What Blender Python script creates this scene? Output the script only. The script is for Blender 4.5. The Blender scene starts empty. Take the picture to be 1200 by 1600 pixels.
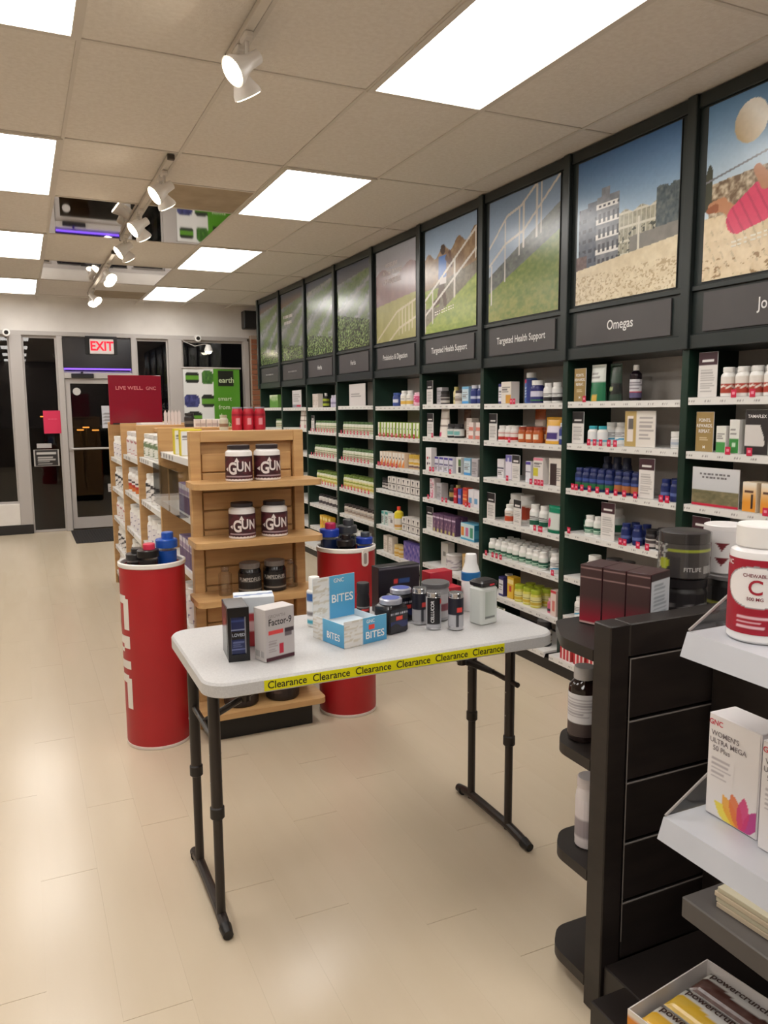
import bpy, bmesh, math, random
import numpy as np
from mathutils import Vector, Matrix
random.seed(7)
R = math.radians
sc = bpy.context.scene
C = sc.collection

# ------------------------------------------------------------------ camera
F_PX, YAW, PITCH, ROLL = 1217.3, .43455, .1314, -.0070
cam_d = bpy.data.cameras.new('camera'); cam = bpy.data.objects.new('camera', cam_d); C.objects.link(cam)
cam_d.sensor_fit = 'VERTICAL'; cam_d.sensor_height = 36.0; cam_d.lens = F_PX / 1600 * 36.0
cam_d.clip_start = .02; cam_d.clip_end = 300
fw = Vector((math.sin(YAW) * math.cos(PITCH), math.cos(YAW) * math.cos(PITCH), -math.sin(PITCH)))
rt = Vector((math.cos(YAW), -math.sin(YAW), 0)); up = rt.cross(fw)
r3 = rt * math.cos(ROLL) + up * math.sin(ROLL); u3 = up * math.cos(ROLL) - rt * math.sin(ROLL)
m = Matrix((r3, u3, -fw)).transposed().to_4x4(); m.translation = (0, 0, 1.6)
cam.matrix_world = m
sc.camera = cam

# ------------------------------------------------------------------ world and exposure
w = bpy.data.worlds.new('night'); sc.world = w; w.use_nodes = True
w.node_tree.nodes['Background'].inputs[0].default_value = (.004, .0035, .004, 1)
w.node_tree.nodes['Background'].inputs[1].default_value = 1.0
sc.view_settings.view_transform = 'Standard'; sc.view_settings.look = 'None'
sc.view_settings.gamma = 1; sc.view_settings.use_curve_mapping = False
sc.view_settings.exposure = 0.14
PANEL_POWER = 9.6            # emission of the fluorescent ceiling panels
PANEL_TINT = (1.0, .968, .925)

H = 3.03                     # ceiling height
# ------------------------------------------------------------------ colour + materials
def lin(c):
    out = []
    for v in c[:3]:
        v /= 255.
        out.append(v / 12.92 if v <= .04045 else ((v + .055) / 1.055) ** 2.4)
    return out
_m = {}
def mat(col, rough=.5, metal=0., spec=.5, coat=0.):
    k = (tuple(col), rough, metal, spec, coat)
    if k in _m: return _m[k]
    x = bpy.data.materials.new('paint_%d_%d_%d' % tuple(int(v) for v in col[:3])); x.use_nodes = True
    b = x.node_tree.nodes['Principled BSDF']
    b.inputs['Base Color'].default_value = lin(col) + [1]; b.inputs['Roughness'].default_value = rough
    b.inputs['Metallic'].default_value = metal; b.inputs['Specular IOR Level'].default_value = spec
    b.inputs['Coat Weight'].default_value = coat
    _m[k] = x; return x
def nodes(x):
    return x.node_tree.nodes, x.node_tree.links, x.node_tree.nodes['Principled BSDF']
def noisy(name, c1, c2, scale=(1, 1, 1), nscale=5., rough=.5, bump=0., bscale=60., detail=4., spec=.5, contrast=(.35, .65)):
    x = bpy.data.materials.new(name); x.use_nodes = True; n, l, b = nodes(x)
    tc = n.new('ShaderNodeTexCoord'); mp = n.new('ShaderNodeMapping'); mp.inputs['Scale'].default_value = scale
    oi = n.new('ShaderNodeObjectInfo'); ad = n.new('ShaderNodeVectorMath'); ad.operation = 'ADD'
    cx = n.new('ShaderNodeCombineXYZ')
    for i in range(3): l.new(oi.outputs['Random'], cx.inputs[i])
    ml = n.new('ShaderNodeVectorMath'); ml.operation = 'SCALE'; ml.inputs['Scale'].default_value = 37.
    l.new(cx.outputs[0], ml.inputs[0]); l.new(tc.outputs['Object'], ad.inputs[0]); l.new(ml.outputs[0], ad.inputs[1])
    l.new(ad.outputs[0], mp.inputs['Vector'])
    nz = n.new('ShaderNodeTexNoise'); nz.inputs['Scale'].default_value = nscale; nz.inputs['Detail'].default_value = detail
    l.new(mp.outputs[0], nz.inputs['Vector'])
    cr = n.new('ShaderNodeValToRGB'); cr.color_ramp.elements[0].position = contrast[0]; cr.color_ramp.elements[1].position = contrast[1]
    cr.color_ramp.elements[0].color = lin(c1) + [1]; cr.color_ramp.elements[1].color = lin(c2) + [1]
    l.new(nz.outputs['Fac'], cr.inputs[0]); l.new(cr.outputs[0], b.inputs['Base Color'])
    b.inputs['Roughness'].default_value = rough; b.inputs['Specular IOR Level'].default_value = spec
    if bump:
        n2 = n.new('ShaderNodeTexNoise'); n2.inputs['Scale'].default_value = bscale; l.new(mp.outputs[0], n2.inputs['Vector'])
        bp = n.new('ShaderNodeBump'); bp.inputs['Strength'].default_value = bump; bp.inputs['Distance'].default_value = .004
        l.new(n2.outputs['Fac'], bp.inputs['Height']); l.new(bp.outputs[0], b.inputs['Normal'])
    return x
def emis(name, col, s):
    x = bpy.data.materials.new(name); x.use_nodes = True; n, l, b = nodes(x)
    b.inputs['Base Color'].default_value = [.7 * v for v in col] + [1]
    b.inputs['Emission Color'].default_value = list(col) + [1]; b.inputs['Emission Strength'].default_value = s
    return x
def clear(name, tint=(1, 1, 1), rough=.02, extra=.0):
    x = bpy.data.materials.new(name); x.use_nodes = True; n, l, b = nodes(x); n.remove(b)
    t = n.new('ShaderNodeBsdfTransparent'); t.inputs[0].default_value = list(tint) + [1]
    g = n.new('ShaderNodeBsdfGlossy'); g.inputs['Roughness'].default_value = rough
    lw = n.new('ShaderNodeLayerWeight'); lw.inputs['Blend'].default_value = .5
    fr = n.new('ShaderNodeMath'); fr.operation = 'POWER'; fr.inputs[1].default_value = 4.5; l.new(lw.outputs['Facing'], fr.inputs[0])
    a = n.new('ShaderNodeMath'); a.operation = 'MULTIPLY_ADD'; a.inputs[1].default_value = .9; a.inputs[2].default_value = .04 + extra
    mx = n.new('ShaderNodeMixShader'); l.new(fr.outputs[0], a.inputs[0]); l.new(a.outputs[0], mx.inputs[0])
    l.new(t.outputs[0], mx.inputs[1]); l.new(g.outputs[0], mx.inputs[2])
    l.new(mx.outputs[0], n['Material Output'].inputs[0])
    return x
def printmat(name, rough, spec=.5):
    x = bpy.data.materials.new(name); x.use_nodes = True; n, l, b = nodes(x)
    a = n.new('ShaderNodeVertexColor'); a.layer_name = 'Col'
    l.new(a.outputs[0], b.inputs['Base Color']); b.inputs['Roughness'].default_value = rough
    b.inputs['Specular IOR Level'].default_value = spec
    return x
M = {}
M['print'] = printmat('print_paper', .45); M['gloss'] = printmat('print_gloss', .22)
M['floor'] = noisy('pale_laminate', (200, 184, 160), (206, 191, 168), (7, .9, 1), 1.6, .23, 0, 30, contrast=(.1, .9), spec=.45)
M['tile'] = noisy('ceiling_tile', (216, 209, 200), (223, 217, 209), (1, 1, 1), 45, .92, .35, 120, spec=.1)
M['tile_brown'] = noisy('brown_ceiling_tile', (160, 146, 126), (172, 157, 136), (1, 1, 1), 6, .9, .4, 90, spec=.1)  # darker, browner tile colour
M['grid'] = mat((205, 198, 188), .5)
M['wallwhite'] = noisy('white_wall_paint', (214, 208, 202), (224, 219, 213), (1, 1, 1), 3, .6, .05, 60)
M['green'] = noisy('green_black_laminate', (17, 40, 30), (22, 50, 38), (1, 1, 1), 4, .38)
M['header'] = noisy('dark_slate_laminate', (30, 37, 36), (38, 45, 44), (1, 1, 1), 3, .34)
M['back'] = noisy('grey_back_panel', (200, 193, 186), (208, 201, 194), (1, 1, 1), 5, .6)
M['shelfwhite'] = noisy('white_shelf_enamel', (222, 220, 217), (230, 228, 226), (1, 1, 1), 8, .4)
M['wood'] = noisy('honey_maple', (184, 142, 94), (204, 164, 112), (2.2, 2.2, 22), 1.5, .42, .03, 30, contrast=(.3, .7))
M['woodh'] = noisy('honey_maple_across', (184, 142, 94), (204, 164, 112), (2, 22, 22), 1.5, .42, .03, 30, contrast=(.3, .7))
M['dark'] = noisy('espresso_laminate', (27, 21, 19), (37, 30, 27), (3, 3, 14), 2, .42)
M['black'] = mat((14, 13, 14), .4)
M['kick'] = mat((30, 26, 25), .5)
M['mirror'] = None
M['plastictop'] = noisy('white_granite_plastic', (188, 187, 187), (198, 197, 197), (1, 1, 1), 220, .42, .1, 300)
M['leg'] = mat((38, 30, 27), .38)
M['red'] = noisy('red_wrap', (168, 25, 33), (176, 29, 36), (1, 1, 1), 3, .42)
M['alu'] = mat((178, 172, 168), .35, .0)
M['acrylic'] = clear('clear_acrylic', (.93, .94, .94), .03, .03)
M['glass'] = clear('window_glass', (.75, .74, .73), .0, .0)
M['clearplastic'] = clear('clear_plastic_film', (.9, .9, .9), .08, .05)
M['panel'] = emis('fluorescent_diffuser', PANEL_TINT, PANEL_POWER)
M['lamp'] = emis('lamp_face', (1, .86, .66), 22)
x = bpy.data.materials.new('wavy_mirror'); x.use_nodes = True; n, l, b = nodes(x)
b.inputs['Metallic'].default_value = 1; b.inputs['Roughness'].default_value = .03; b.inputs['Base Color'].default_value = (.72, .69, .66, 1)
nz = n.new('ShaderNodeTexNoise'); nz.inputs['Scale'].default_value = 2.2; nz.inputs['Detail'].default_value = 0
bp = n.new('ShaderNodeBump'); bp.inputs['Strength'].default_value = .08; bp.inputs['Distance'].default_value = .004
tc = n.new('ShaderNodeTexCoord'); l.new(tc.outputs['Object'], nz.inputs['Vector']); l.new(nz.outputs['Fac'], bp.inputs['Height']); l.new(bp.outputs[0], b.inputs['Normal'])
M['mirror'] = x
x = bpy.data.materials.new('brick_face'); x.use_nodes = True; n, l, b = nodes(x)
b.inputs['Base Color'].default_value = lin((150, 96, 68)) + [1]; b.inputs['Roughness'].default_value = .85; M['brick'] = x

# ------------------------------------------------------------------ mesh helpers
class MB:
    def __init__(s): s.v = []; s.f = []
    def add(s, v, f):
        o = len(s.v); s.v += [tuple(p) for p in v]; s.f += [[i + o for i in q] for q in f]; return s
    def box(s, x0, x1, y0, y1, z0, z1, bev=0.):
        b = min(bev, (x1 - x0) * .45, (y1 - y0) * .45, (z1 - z0) * .45)
        if b <= 0:
            return s.add([(x0, y0, z0), (x1, y0, z0), (x1, y1, z0), (x0, y1, z0), (x0, y0, z1), (x1, y0, z1), (x1, y1, z1), (x0, y1, z1)],
                         [(0, 3, 2, 1), (4, 5, 6, 7), (0, 1, 5, 4), (1, 2, 6, 5), (2, 3, 7, 6), (3, 0, 4, 7)])
        def ring(i, z):
            return [(x0 + i, y0 + b if 0 else y0 + i, z)] and [(x0 + i + b, y0 + i, z), (x1 - i - b, y0 + i, z), (x1 - i, y0 + i + b, z), (x1 - i, y1 - i - b, z),
                    (x1 - i - b, y1 - i, z), (x0 + i + b, y1 - i, z), (x0 + i, y1 - i - b, z), (x0 + i, y0 + i + b, z)]
        rr = [ring(b, z0), ring(0, z0 + b), ring(0, z1 - b), ring(b, z1)]
        if (x1 - x0) <= 4 * b or (y1 - y0) <= 4 * b:
            return s.box(x0, x1, y0, y1, z0, z1, 0)
        return s.loft(rr)
    def loft(s, rings, cap=True, close=True):
        n = len(rings[0]); v = [p for r_ in rings for p in r_]; f = []
        for k in range(len(rings) - 1):
            for i in range(n if close else n - 1):
                j = (i + 1) % n; f.append((k * n + i, k * n + j, (k + 1) * n + j, (k + 1) * n + i))
        if cap: f.append(tuple(reversed(range(n)))); f.append(tuple((len(rings) - 1) * n + i for i in range(n)))
        return s.add(v, f)
    def lathe(s, prof, seg=16, cx=0, cy=0, cap=True):
        return s.loft([[(cx + r_ * math.cos(2 * math.pi * i / seg), cy + r_ * math.sin(2 * math.pi * i / seg), z) for i in range(seg)] for r_, z in prof], cap)
    def tube(s, p, q, r_, seg=10, r2=None):
        p = Vector(p); q = Vector(q); d = (q - p).normalized()
        a = d.cross(Vector((0, 0, 1)) if abs(d.z) < .95 else Vector((1, 0, 0))).normalized(); b = d.cross(a)
        r2 = r_ if r2 is None else r2
        return s.loft([[tuple(c + (a * math.cos(2 * math.pi * i / seg) - b * math.sin(2 * math.pi * i / seg)) * rr) for i in range(seg)][::-1] for c, rr in ((p, r_), (q, r2))])
    def path(s, pts, r_, seg=8):
        for a, b in zip(pts[:-1], pts[1:]): s.tube(a, b, r_, seg)
        return s
    def prism(s, poly, z0, z1):
        return s.loft([[(x, y, z0) for x, y in poly], [(x, y, z1) for x, y in poly]])
    def rot(s, rz, o=(0, 0, 0)):
        c, d = math.cos(rz), math.sin(rz)
        s.v = [(o[0] + x * c - y * d, o[1] + x * d + y * c, z + o[2]) for x, y, z in s.v]; return s
    def mesh(s, name, smooth=True, ang=32):
        me = bpy.data.meshes.new(name); me.from_pydata(s.v, [], s.f); me.validate(); me.update()
        if smooth:
            me.polygons.foreach_set('use_smooth', [True] * len(me.polygons)); me.set_sharp_from_angle(angle=R(ang))
        me.update(); return me
def rrect(x0, x1, y0, y1, r_, n=5):
    out = []
    for cx, cy, a in ((x1 - r_, y0 + r_, -90), (x1 - r_, y1 - r_, 0), (x0 + r_, y1 - r_, 90), (x0 + r_, y0 + r_, 180)):
        for i in range(n + 1):
            t = R(a + 90 * i / n); out.append((cx + r_ * math.cos(t), cy + r_ * math.sin(t)))
    return out
def obj(name, me, ma=None, parent=None, loc=(0, 0, 0), rz=0.):
    if isinstance(me, MB): me = me.mesh(name)
    o = bpy.data.objects.new(name, me); C.objects.link(o)
    if ma is not None and me is not None and len(me.materials) == 0: me.materials.append(ma)
    o.location = loc; o.rotation_euler = (0, 0, rz)
    if parent is not None: o.parent = parent
    return o
def tag(o, label, cat=None, group=None, kind=None):
    o['label'] = label
    if cat: o['category'] = cat
    if group: o['group'] = group
    if kind: o['kind'] = kind
    return o
def thing(name, label, cat, loc=(0, 0, 0), rz=0., group=None):
    o = obj(name, None, None, None, loc, rz); o.empty_display_size = .05
    return tag(o, label, cat, group)
def struct(name, me, ma, parent=None, label=None):
    o = obj(name, me, ma, parent)
    if parent is None: o['kind'] = 'structure'
    if label: o['label'] = label
    return o
# ---- prints: finely divided flat or wrapped sheets whose vertices carry the printed colours
def LIN(a):
    a = np.clip(a, 0, 255) / 255.
    return np.where(a <= .04045, a / 12.92, ((a + .055) / 1.055) ** 2.4)
def sheet(name, nx, ny, pos, fn):
    u, v = np.meshgrid(np.linspace(0, 1, nx + 1), np.linspace(0, 1, ny + 1))
    P = pos(u, v); P = np.stack([np.broadcast_to(p, u.shape) for p in P], -1).reshape(-1, 3)
    i = np.arange(nx * ny); a = (i // nx) * (nx + 1) + i % nx
    f = np.stack([a, a + 1, a + nx + 2, a + nx + 1], 1)
    me = bpy.data.meshes.new(name); me.from_pydata(P.tolist(), [], f.tolist())
    c = fn(u, v); c = np.broadcast_to(c, u.shape + (3,)).reshape(-1, 3)
    at = me.color_attributes.new('Col', 'FLOAT_COLOR', 'POINT')
    at.data.foreach_set('color', np.concatenate([LIN(c), np.ones((len(c), 1))], 1).astype(np.float32).ravel())
    me.update(); return me
def flat(w_, h_, y=0., z0=0.): return lambda u, v: ((u - .5) * w_, u * 0 + y, z0 + v * h_)
def curved(r_, z0, z1, a=math.pi): return lambda u, v: (r_ * np.sin((u - .5) * 2 * a), -r_ * np.cos((u - .5) * 2 * a), z0 + v * (z1 - z0))
def vn(u, v, fx, fy, seed=0, oct_=3):
    rs = np.random.RandomState(seed); out = 0; amp = 1; tot = 0
    for k in range(oct_):
        g = rs.rand(int(fy) + 3, int(fx) + 3); x = u * fx; y = v * fy
        xi = np.clip(x.astype(int), 0, int(fx) + 1); yi = np.clip(y.astype(int), 0, int(fy) + 1); a = x - xi; b = y - yi
        a = a * a * (3 - 2 * a); b = b * b * (3 - 2 * b)
        out = out + amp * ((g[yi, xi] * (1 - a) + g[yi, xi + 1] * a) * (1 - b) + (g[yi + 1, xi] * (1 - a) + g[yi + 1, xi + 1] * a) * b)
        tot += amp; amp *= .5; fx *= 2; fy *= 2
    return out / tot
def mixc(a, b, t): t = np.clip(t, 0, 1)[..., None]; return np.asarray(a, float) * (1 - t) + np.asarray(b, float) * t
def putc(c, mask, col): return np.where(mask[..., None], np.asarray(col, float), c)
def fillc(u, col): return np.broadcast_to(np.asarray(col, float), u.shape + (3,)).copy()
def bands(base, *bs, lines=None, lc=(120, 115, 115), seed=1, ux=(0.1, .9), nl=5):
    """printed label: base colour, (v0,v1,colour[,u0,u1]) blocks, rows of illegible small print"""
    def fn(u, v):
        c = fillc(u, base)
        for b in bs:
            u0, u1 = (b[3], b[4]) if len(b) > 3 else (-1, 2)
            c = putc(c, (v >= b[0]) & (v <= b[1]) & (u >= u0) & (u <= u1), b[2])
        if lines:
            t = (v - lines[0]) / (lines[1] - lines[0]); k = np.floor(t * nl)
            rs = np.random.RandomState(seed).rand(nl + 1) * .45
            e = ux[1] - (ux[1] - ux[0]) * rs[np.clip(k.astype(int), 0, nl)]
            c = putc(c, (t > 0) & (t < 1) & ((t * nl) % 1 < .5) & (u > ux[0]) & (u < e), lc)
        return c
    return fn
# ---- lettering: filled glyph outlines, flat print on a surface
_t = {}
def glyphs(txt, size, bold=.012):
    k = (txt, size, bold)
    if k not in _t:
        cu = bpy.data.curves.new('t', 'FONT'); cu.body = txt; cu.size = size; cu.align_x = 'CENTER'; cu.align_y = 'CENTER'; cu.resolution_u = 4
        cu.offset = size * bold
        o = bpy.data.objects.new('t', cu); C.objects.link(o); me = bpy.data.meshes.new_from_object(o)
        _t[k] = ([tuple(v.co) for v in me.vertices], [tuple(p.vertices) for p in me.polygons])
        bpy.data.objects.remove(o); bpy.data.meshes.remove(me)
    return _t[k]
def finer(v, f, L):
    bm = bmesh.new(); vs = [bm.verts.new(p) for p in v]
    for q in f:
        try: bm.faces.new([vs[i] for i in q])
        except ValueError: pass
    bmesh.ops.triangulate(bm, faces=bm.faces[:])
    for _ in range(5):
        e = [x_ for x_ in bm.edges if x_.calc_length() > L]
        if not e: break
        bmesh.ops.subdivide_edges(bm, edges=e, cuts=1); bmesh.ops.triangulate(bm, faces=[x_ for x_ in bm.faces if len(x_.verts) > 3])
    bm.verts.index_update(); out = ([tuple(x_.co) for x_ in bm.verts], [tuple(y_.index for y_ in x_.verts) for x_ in bm.faces]); bm.free(); return out
def letters(items, mp, polys=(), L=0, bold=.012):
    """items: (text, size, x, z[, rot, sx]) on the surface; mp maps (x,z) to 3-D"""
    b = MB()
    for it in items:
        v, f = glyphs(it[0], it[1], bold)
        if L: v, f = finer(v, f, L)
        ro = it[4] if len(it) > 4 else 0; sx = it[5] if len(it) > 5 else 1
        c, s_ = math.cos(ro), math.sin(ro)
        b.add([mp(it[2] + x * sx * c - y * s_, it[3] + x * sx * s_ + y * c) for x, y, _ in v], f)
    for p in polys: b.add([mp(x, y) for x, y in p], [tuple(range(len(p)))])
    return b.mesh('lettering', smooth=False)
def dashes(x0, x1, z, h_, n_=9, slope=0.):
    """a line of print too small to read: little blocks"""
    st = (x1 - x0) / n_
    return [[(x0 + k * st, z + slope * k), (x0 + k * st + st * (.55 + .3 * ((k * 7) % 3) / 2), z + slope * k), (x0 + k * st + st * (.55 + .3 * ((k * 7) % 3) / 2), z + h_ + slope * k), (x0 + k * st, z + h_ + slope * k)] for k in range(n_)]
def onflat(y): return lambda x, z: (x, y, z)
def oncyl(r_, z0=0.): return lambda x, z: (r_ * math.sin(x / r_), -r_ * math.cos(x / r_), z + z0)

WHITE, INK = mat((236, 234, 230), .45), mat((26, 24, 26), .5)
# =================================================================== the room
fl = struct('floor', MB().box(-2.7, 3.4, -2.6, 11.35, -.1, -.0025).mesh('floor'), M['floor'], label='pale beige laminate plank floor')
PW, PL = .1815, 1.235
plank = MB().box(-PW / 2 + .0001, PW / 2 - .0001, -PL / 2 + .0009, PL / 2 - .0009, -.0025, 0, 0).mesh('plank', smooth=False)
plank.materials.append(M['floor'])
for ci in range(-6, 17):
    x0 = .1525 + ci * PW
    if x0 > 2.9: continue
    off = [1.985, 1.741 + 0.0, 2.42, 2.19, 1.52][ci % 5]
    for k in range(-1, 8):
        y0 = off + k * PL
        if y0 + PL > 11.2 or y0 < .3: continue
        obj('plank', plank, None, fl, (x0 + PW / 2, y0 + PL / 2, 0))
ce = struct('ceiling', MB().box(-2.7, 3.4, -2.6, 11.35, H + .05, H + .15).mesh('ceiling'), M['tile'], label='suspended grid ceiling of speckled beige tiles')
GX = [.30 + .61 * k for k in range(-5, 6)]; GY = [3.43 + 1.2192 * k for k in range(-5, 7)]
tile = MB().box(-.303, .303, -.6075, .6075, H + .004, H + .02, .003).mesh('tile', smooth=False); tile.materials.append(M['tile'])
half = MB().box(-.303, .303, -.3025, .3025, H + .004, H + .02, .003).mesh('tile', smooth=False); half.materials.append(M['tile'])
half_brown = MB().box(-.303, .303, -.3025, .3025, H + .004, H + .02, .003).mesh('tile', smooth=False); half_brown.materials.append(M['tile_brown'])
mirt = MB().box(-.3, .3, -.6075, .6075, H + .002, H + .01, .002).mesh('mirror_tile', smooth=False); mirt.materials.append(M['mirror'])
LX = {4, 7, 1}  # light columns; the far left one is unseen, added for even lighting
LIGHTS = []
for i in range(len(GX) - 1):
    for j in range(len(GY) - 1):
        cx, cy = GX[i] + .305, GY[j] + .6096
        k = j - 5
        if i in LX and k % 2 != 0 and k >= -5:
            LIGHTS.append((i, cx, cy)); continue
        if i in (5, 6) and k in (2, 4):
            tag(obj('mirror_tile', mirt, None, ce, (cx, cy, 0)), 'wavy mirror panel set in the ceiling grid'); continue
        if i in (5, 6) and k == 1:
            obj('tile', half, None, ce, (cx, cy - .305, 0)); obj('tile', half_brown if i == 6 else half, None, ce, (cx, cy + .305, 0)); continue
        if i in (5, 6) and k == 5:
            obj('tile', half, None, ce, (cx, cy - .305, 0)) ; obj('tile', half_brown if i == 6 else half, None, ce, (cx, cy + .305, 0)); continue
        obj('tile', tile, None, ce, (cx, cy, 0))
for gx in GX: obj('grid_bar', MB().box(gx - .009, gx + .009, -2.6, 11.25, H - .0015, H + .004).mesh('grid_bar'), M['grid'], ce)
for gy in GY: obj('grid_bar', MB().box(-2.7, 3.3, gy - .009, gy + .009, H - .001, H + .004).mesh('grid_bar'), M['grid'], ce)
obj('grid_bar', MB().box(.3, 1.52, GY[6] + .6, GY[6] + .618, H - .001, H + .004).mesh('grid_bar'), M['grid'], ce)
struct('wall_left', MB().box(-2.8, -2.7, -2.6, 11.35, 0, H + .1).mesh('wall_left'), noisy('taupe_wall_paint', (150, 141, 131), (158, 149, 139), (1, 1, 1), 3, .6))
struct('wall_right', MB().box(3.4, 3.5, -2.6, 11.35, 0, H + .1).mesh('wall_right'), M['wallwhite'])
struct('wall_back', MB().box(-2.8, 3.5, -2.7, -2.6, 0, H + .1).mesh('wall_back'), noisy('brown_back_wall_paint', (104, 94, 85), (112, 102, 93), (1, 1, 1), 3, .6))
# ------------------------------------------------------------------ fluorescent panels
frm = MB()
for a in ((-.305, -.275, -.61, .61), (.275, .305, -.61, .61), (-.275, .275, -.61, -.58), (-.275, .275, .58, .61)): frm.box(a[0], a[1], a[2], a[3], -.006, .03)
frm = frm.mesh('frame'); frm.materials.append(M['grid'])
dif = MB().box(-.275, .275, -.58, .58, .004, .02).mesh('diffuser'); dif.materials.append(M['panel'])
rowname = {1: 'added unseen far left row', 4: 'left row', 7: 'right row'}
seen = sorted({round(c[2], 2) for c in LIGHTS}, reverse=True)
ordn = ['first', 'second', 'third', 'fourth', 'fifth', 'sixth', 'seventh']
for i, cx, cy in LIGHTS:
    k = seen.index(round(cy, 2))
    t = thing('ceiling_light', 'recessed fluorescent ceiling panel in the %s, %s from the shop windows' % (rowname[i], ordn[k]), 'ceiling light', (cx, cy, H), 0, 'fluorescent ceiling panels')
    obj('frame', frm, None, t); obj('diffuser', dif, None, t)

# =================================================================== shop front (Y = 11.26)
YF = 11.26
FR = M['alu']
struct('wall_front', MB().box(-2.7, 3.4, YF - .02, YF + .1, 2.62, H + .1).mesh('wall_front'), M['wallwhite'], label='white boxed bulkhead above the shop windows')
struct('trim_1', MB().box(-2.7, 3.05, YF - .05, YF + .06, 2.575, 2.63, .004).mesh('trim_1'), FR)
def post(n_, x0, x1, z0=0, z1=2.58, d=.07): struct('trim_%d' % n_, MB().box(x0, x1, YF - .05, YF + d - .01, z0, z1, .004).mesh('trim'), FR)
post(2, -.06, .09); post(3, .50, .575); post(4, 1.435, 1.505); post(5, 1.93, 2.12); post(6, 3.0, 3.07); post(7, -1.5, -1.4)
struct('wall_sill', MB().box(-2.7, -.06, YF - .06, YF + .08, .12, .40, .005).mesh('wall_sill'), M['wallwhite'])
struct('baseboard_front', MB().box(-2.7, .09, YF - .065, YF + .08, 0, .12).mesh('baseboard_front'), M['kick'])
struct('wall_sill_right', MB().box(1.505, 3.0, YF - .05, YF + .08, 0, .40, .005).mesh('wall_sill_right'), M['wallwhite'])
def window(n_, x0, x1, z0, z1):
    wdo = struct('window_%d' % n_, MB().box(x0, x1, YF, YF + .02, z0, z0 + .03).box(x0, x1, YF, YF + .02, z1 - .03, z1).box(x0, x0 + .02, YF, YF + .02, z0 + .03, z1 - .03).box(x1 - .02, x1, YF, YF + .02, z0 + .03, z1 - .03).mesh('window'), FR)
    obj('pane', MB().box(x0 + .02, x1 - .02, YF + .007, YF + .013, z0 + .03, z1 - .03).mesh('pane'), M['glass'], wdo)
window(1, -1.4, -.06, .40, 2.575); window(2, .09, .50, .0, 2.575); window(3, .575, 1.435, 2.10, 2.575); window(4, 1.505, 1.93, .40, 2.575); window(5, 2.12, 3.0, .40, 2.575); window(6, -2.7, -1.5, .40, 2.575)
struct('trim_8', MB().box(.575, 1.435, YF - .05, YF + .06, 2.03, 2.11, .004).mesh('trim'), FR)
d = struct('door_1', MB().box(.58, .64, YF - .02, YF + .03, .02, 2.025).box(1.37, 1.43, YF - .02, YF + .03, .02, 2.025).box(.64, 1.37, YF - .02, YF + .03, 1.965, 2.025).box(.64, 1.37, YF - .02, YF + .03, .02, .17).mesh('door_1'), FR, label='aluminium framed glass shop door')
obj('pane', MB().box(.64, 1.37, YF, YF + .008, .17, 1.965).mesh('pane'), M['glass'], d)
obj('push_bar', MB().tube((.62, YF - .06, 1.10), (1.40, YF - .06, 1.10), .014).box(.60, .63, YF - .06, YF - .02, 1.08, 1.12).box(1.385, 1.415, YF - .06, YF - .02, 1.08, 1.12).mesh('push_bar'), FR, d)
obj('door_closer', MB().box(.66, .94, YF - .075, YF - .03, 2.035, 2.095, .006).box(.78, .80, YF - .2, YF - .05, 2.10, 2.115).mesh('door_closer'), M['black'], d)
obj('round_sticker', MB().tube((.72, YF - .003, 1.86), (.72, YF - .001, 1.86), .05, 18).mesh('round_sticker'), mat((190, 186, 182)), d)
obj('notice', sheet('notice', 8, 14, lambda u, v: (1.02 + u * .33, u * 0 + YF - .004, 1.37 + v * .30), bands((196, 196, 204), lines=(.2, .85), nl=5)), M['print'], d)
obj('notice', sheet('notice', 8, 8, lambda u, v: (1.05 + u * .22, u * 0 + YF - .004, .50 + v * .11), bands((190, 186, 184), lines=(.2, .85), nl=3)), M['print'], d)
# brick return at the right end of the window wall
br = struct('wall_pillar', MB().box(3.085, 3.4, YF - .12, YF + .1, 0, 2.66).mesh('wall_pillar'), mat((168, 150, 134), .9), label='red brick pillar at the end of the shop front')
bk = MB().box(-.0975, .0975, -.006, .012, -.031, .031, .003).mesh('brick'); bk.materials.append(M['brick'])
for k in range(36):
    z = .036 + k * .0725
    for x_ in ((3.185, 3.39) if k % 2 == 0 else (3.13, 3.29)):
        if z > 2.62: continue
        if k % 2 and x_ == 3.13: obj('brick', bk, None, br, (3.183, YF - .126, z)); continue
        obj('brick', bk, None, br, (x_ if x_ < 3.3 else 3.3, YF - .126 + (0 if x_ < 3.3 else .002), z))
# exit sign, television, banner, stickers on the glass
t = thing('exit_sign', 'small white box sign lettered EXIT in red above the door', 'exit sign', (1.055, YF - .10, 2.35))
obj('backplate', MB().box(-.2, .2, .02, .04, -.0, .235).mesh('backplate'), M['black'], t)
obj('housing', MB().box(-.15, .15, -.03, .02, .0, .195, .006).mesh('housing'), mat((225, 216, 214), .4), t)
obj('lettering', letters([('EXIT', .165, 0, .098, 0, .86)], onflat(-.032), bold=.03), emis('exit_red', (1, .012, .04), .75), t)
t = thing('television', 'wide dark screen with a violet glowing lower edge over the door', 'television', (1.0, YF - .058, 2.13))
obj('screen_body', MB().box(-.43, .43, 0, .04, .035, .43, .005).mesh('screen_body'), mat((20, 17, 24), .18), t)
obj('glowing_edge', MB().box(-.42, .42, -.002, .02, .015, .035).mesh('glowing_edge'), emis('violet_glow', (.20, .08, 1.0), 1.6), t)
obj('bracket', MB().box(-.05, .05, .04, .055, .1, .3).mesh('bracket'), M['black'], t)
t = thing('window_banner', 'green and white window banner picturing jars and blueberries', 'banner', (2.51, YF - .09, .42))
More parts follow.
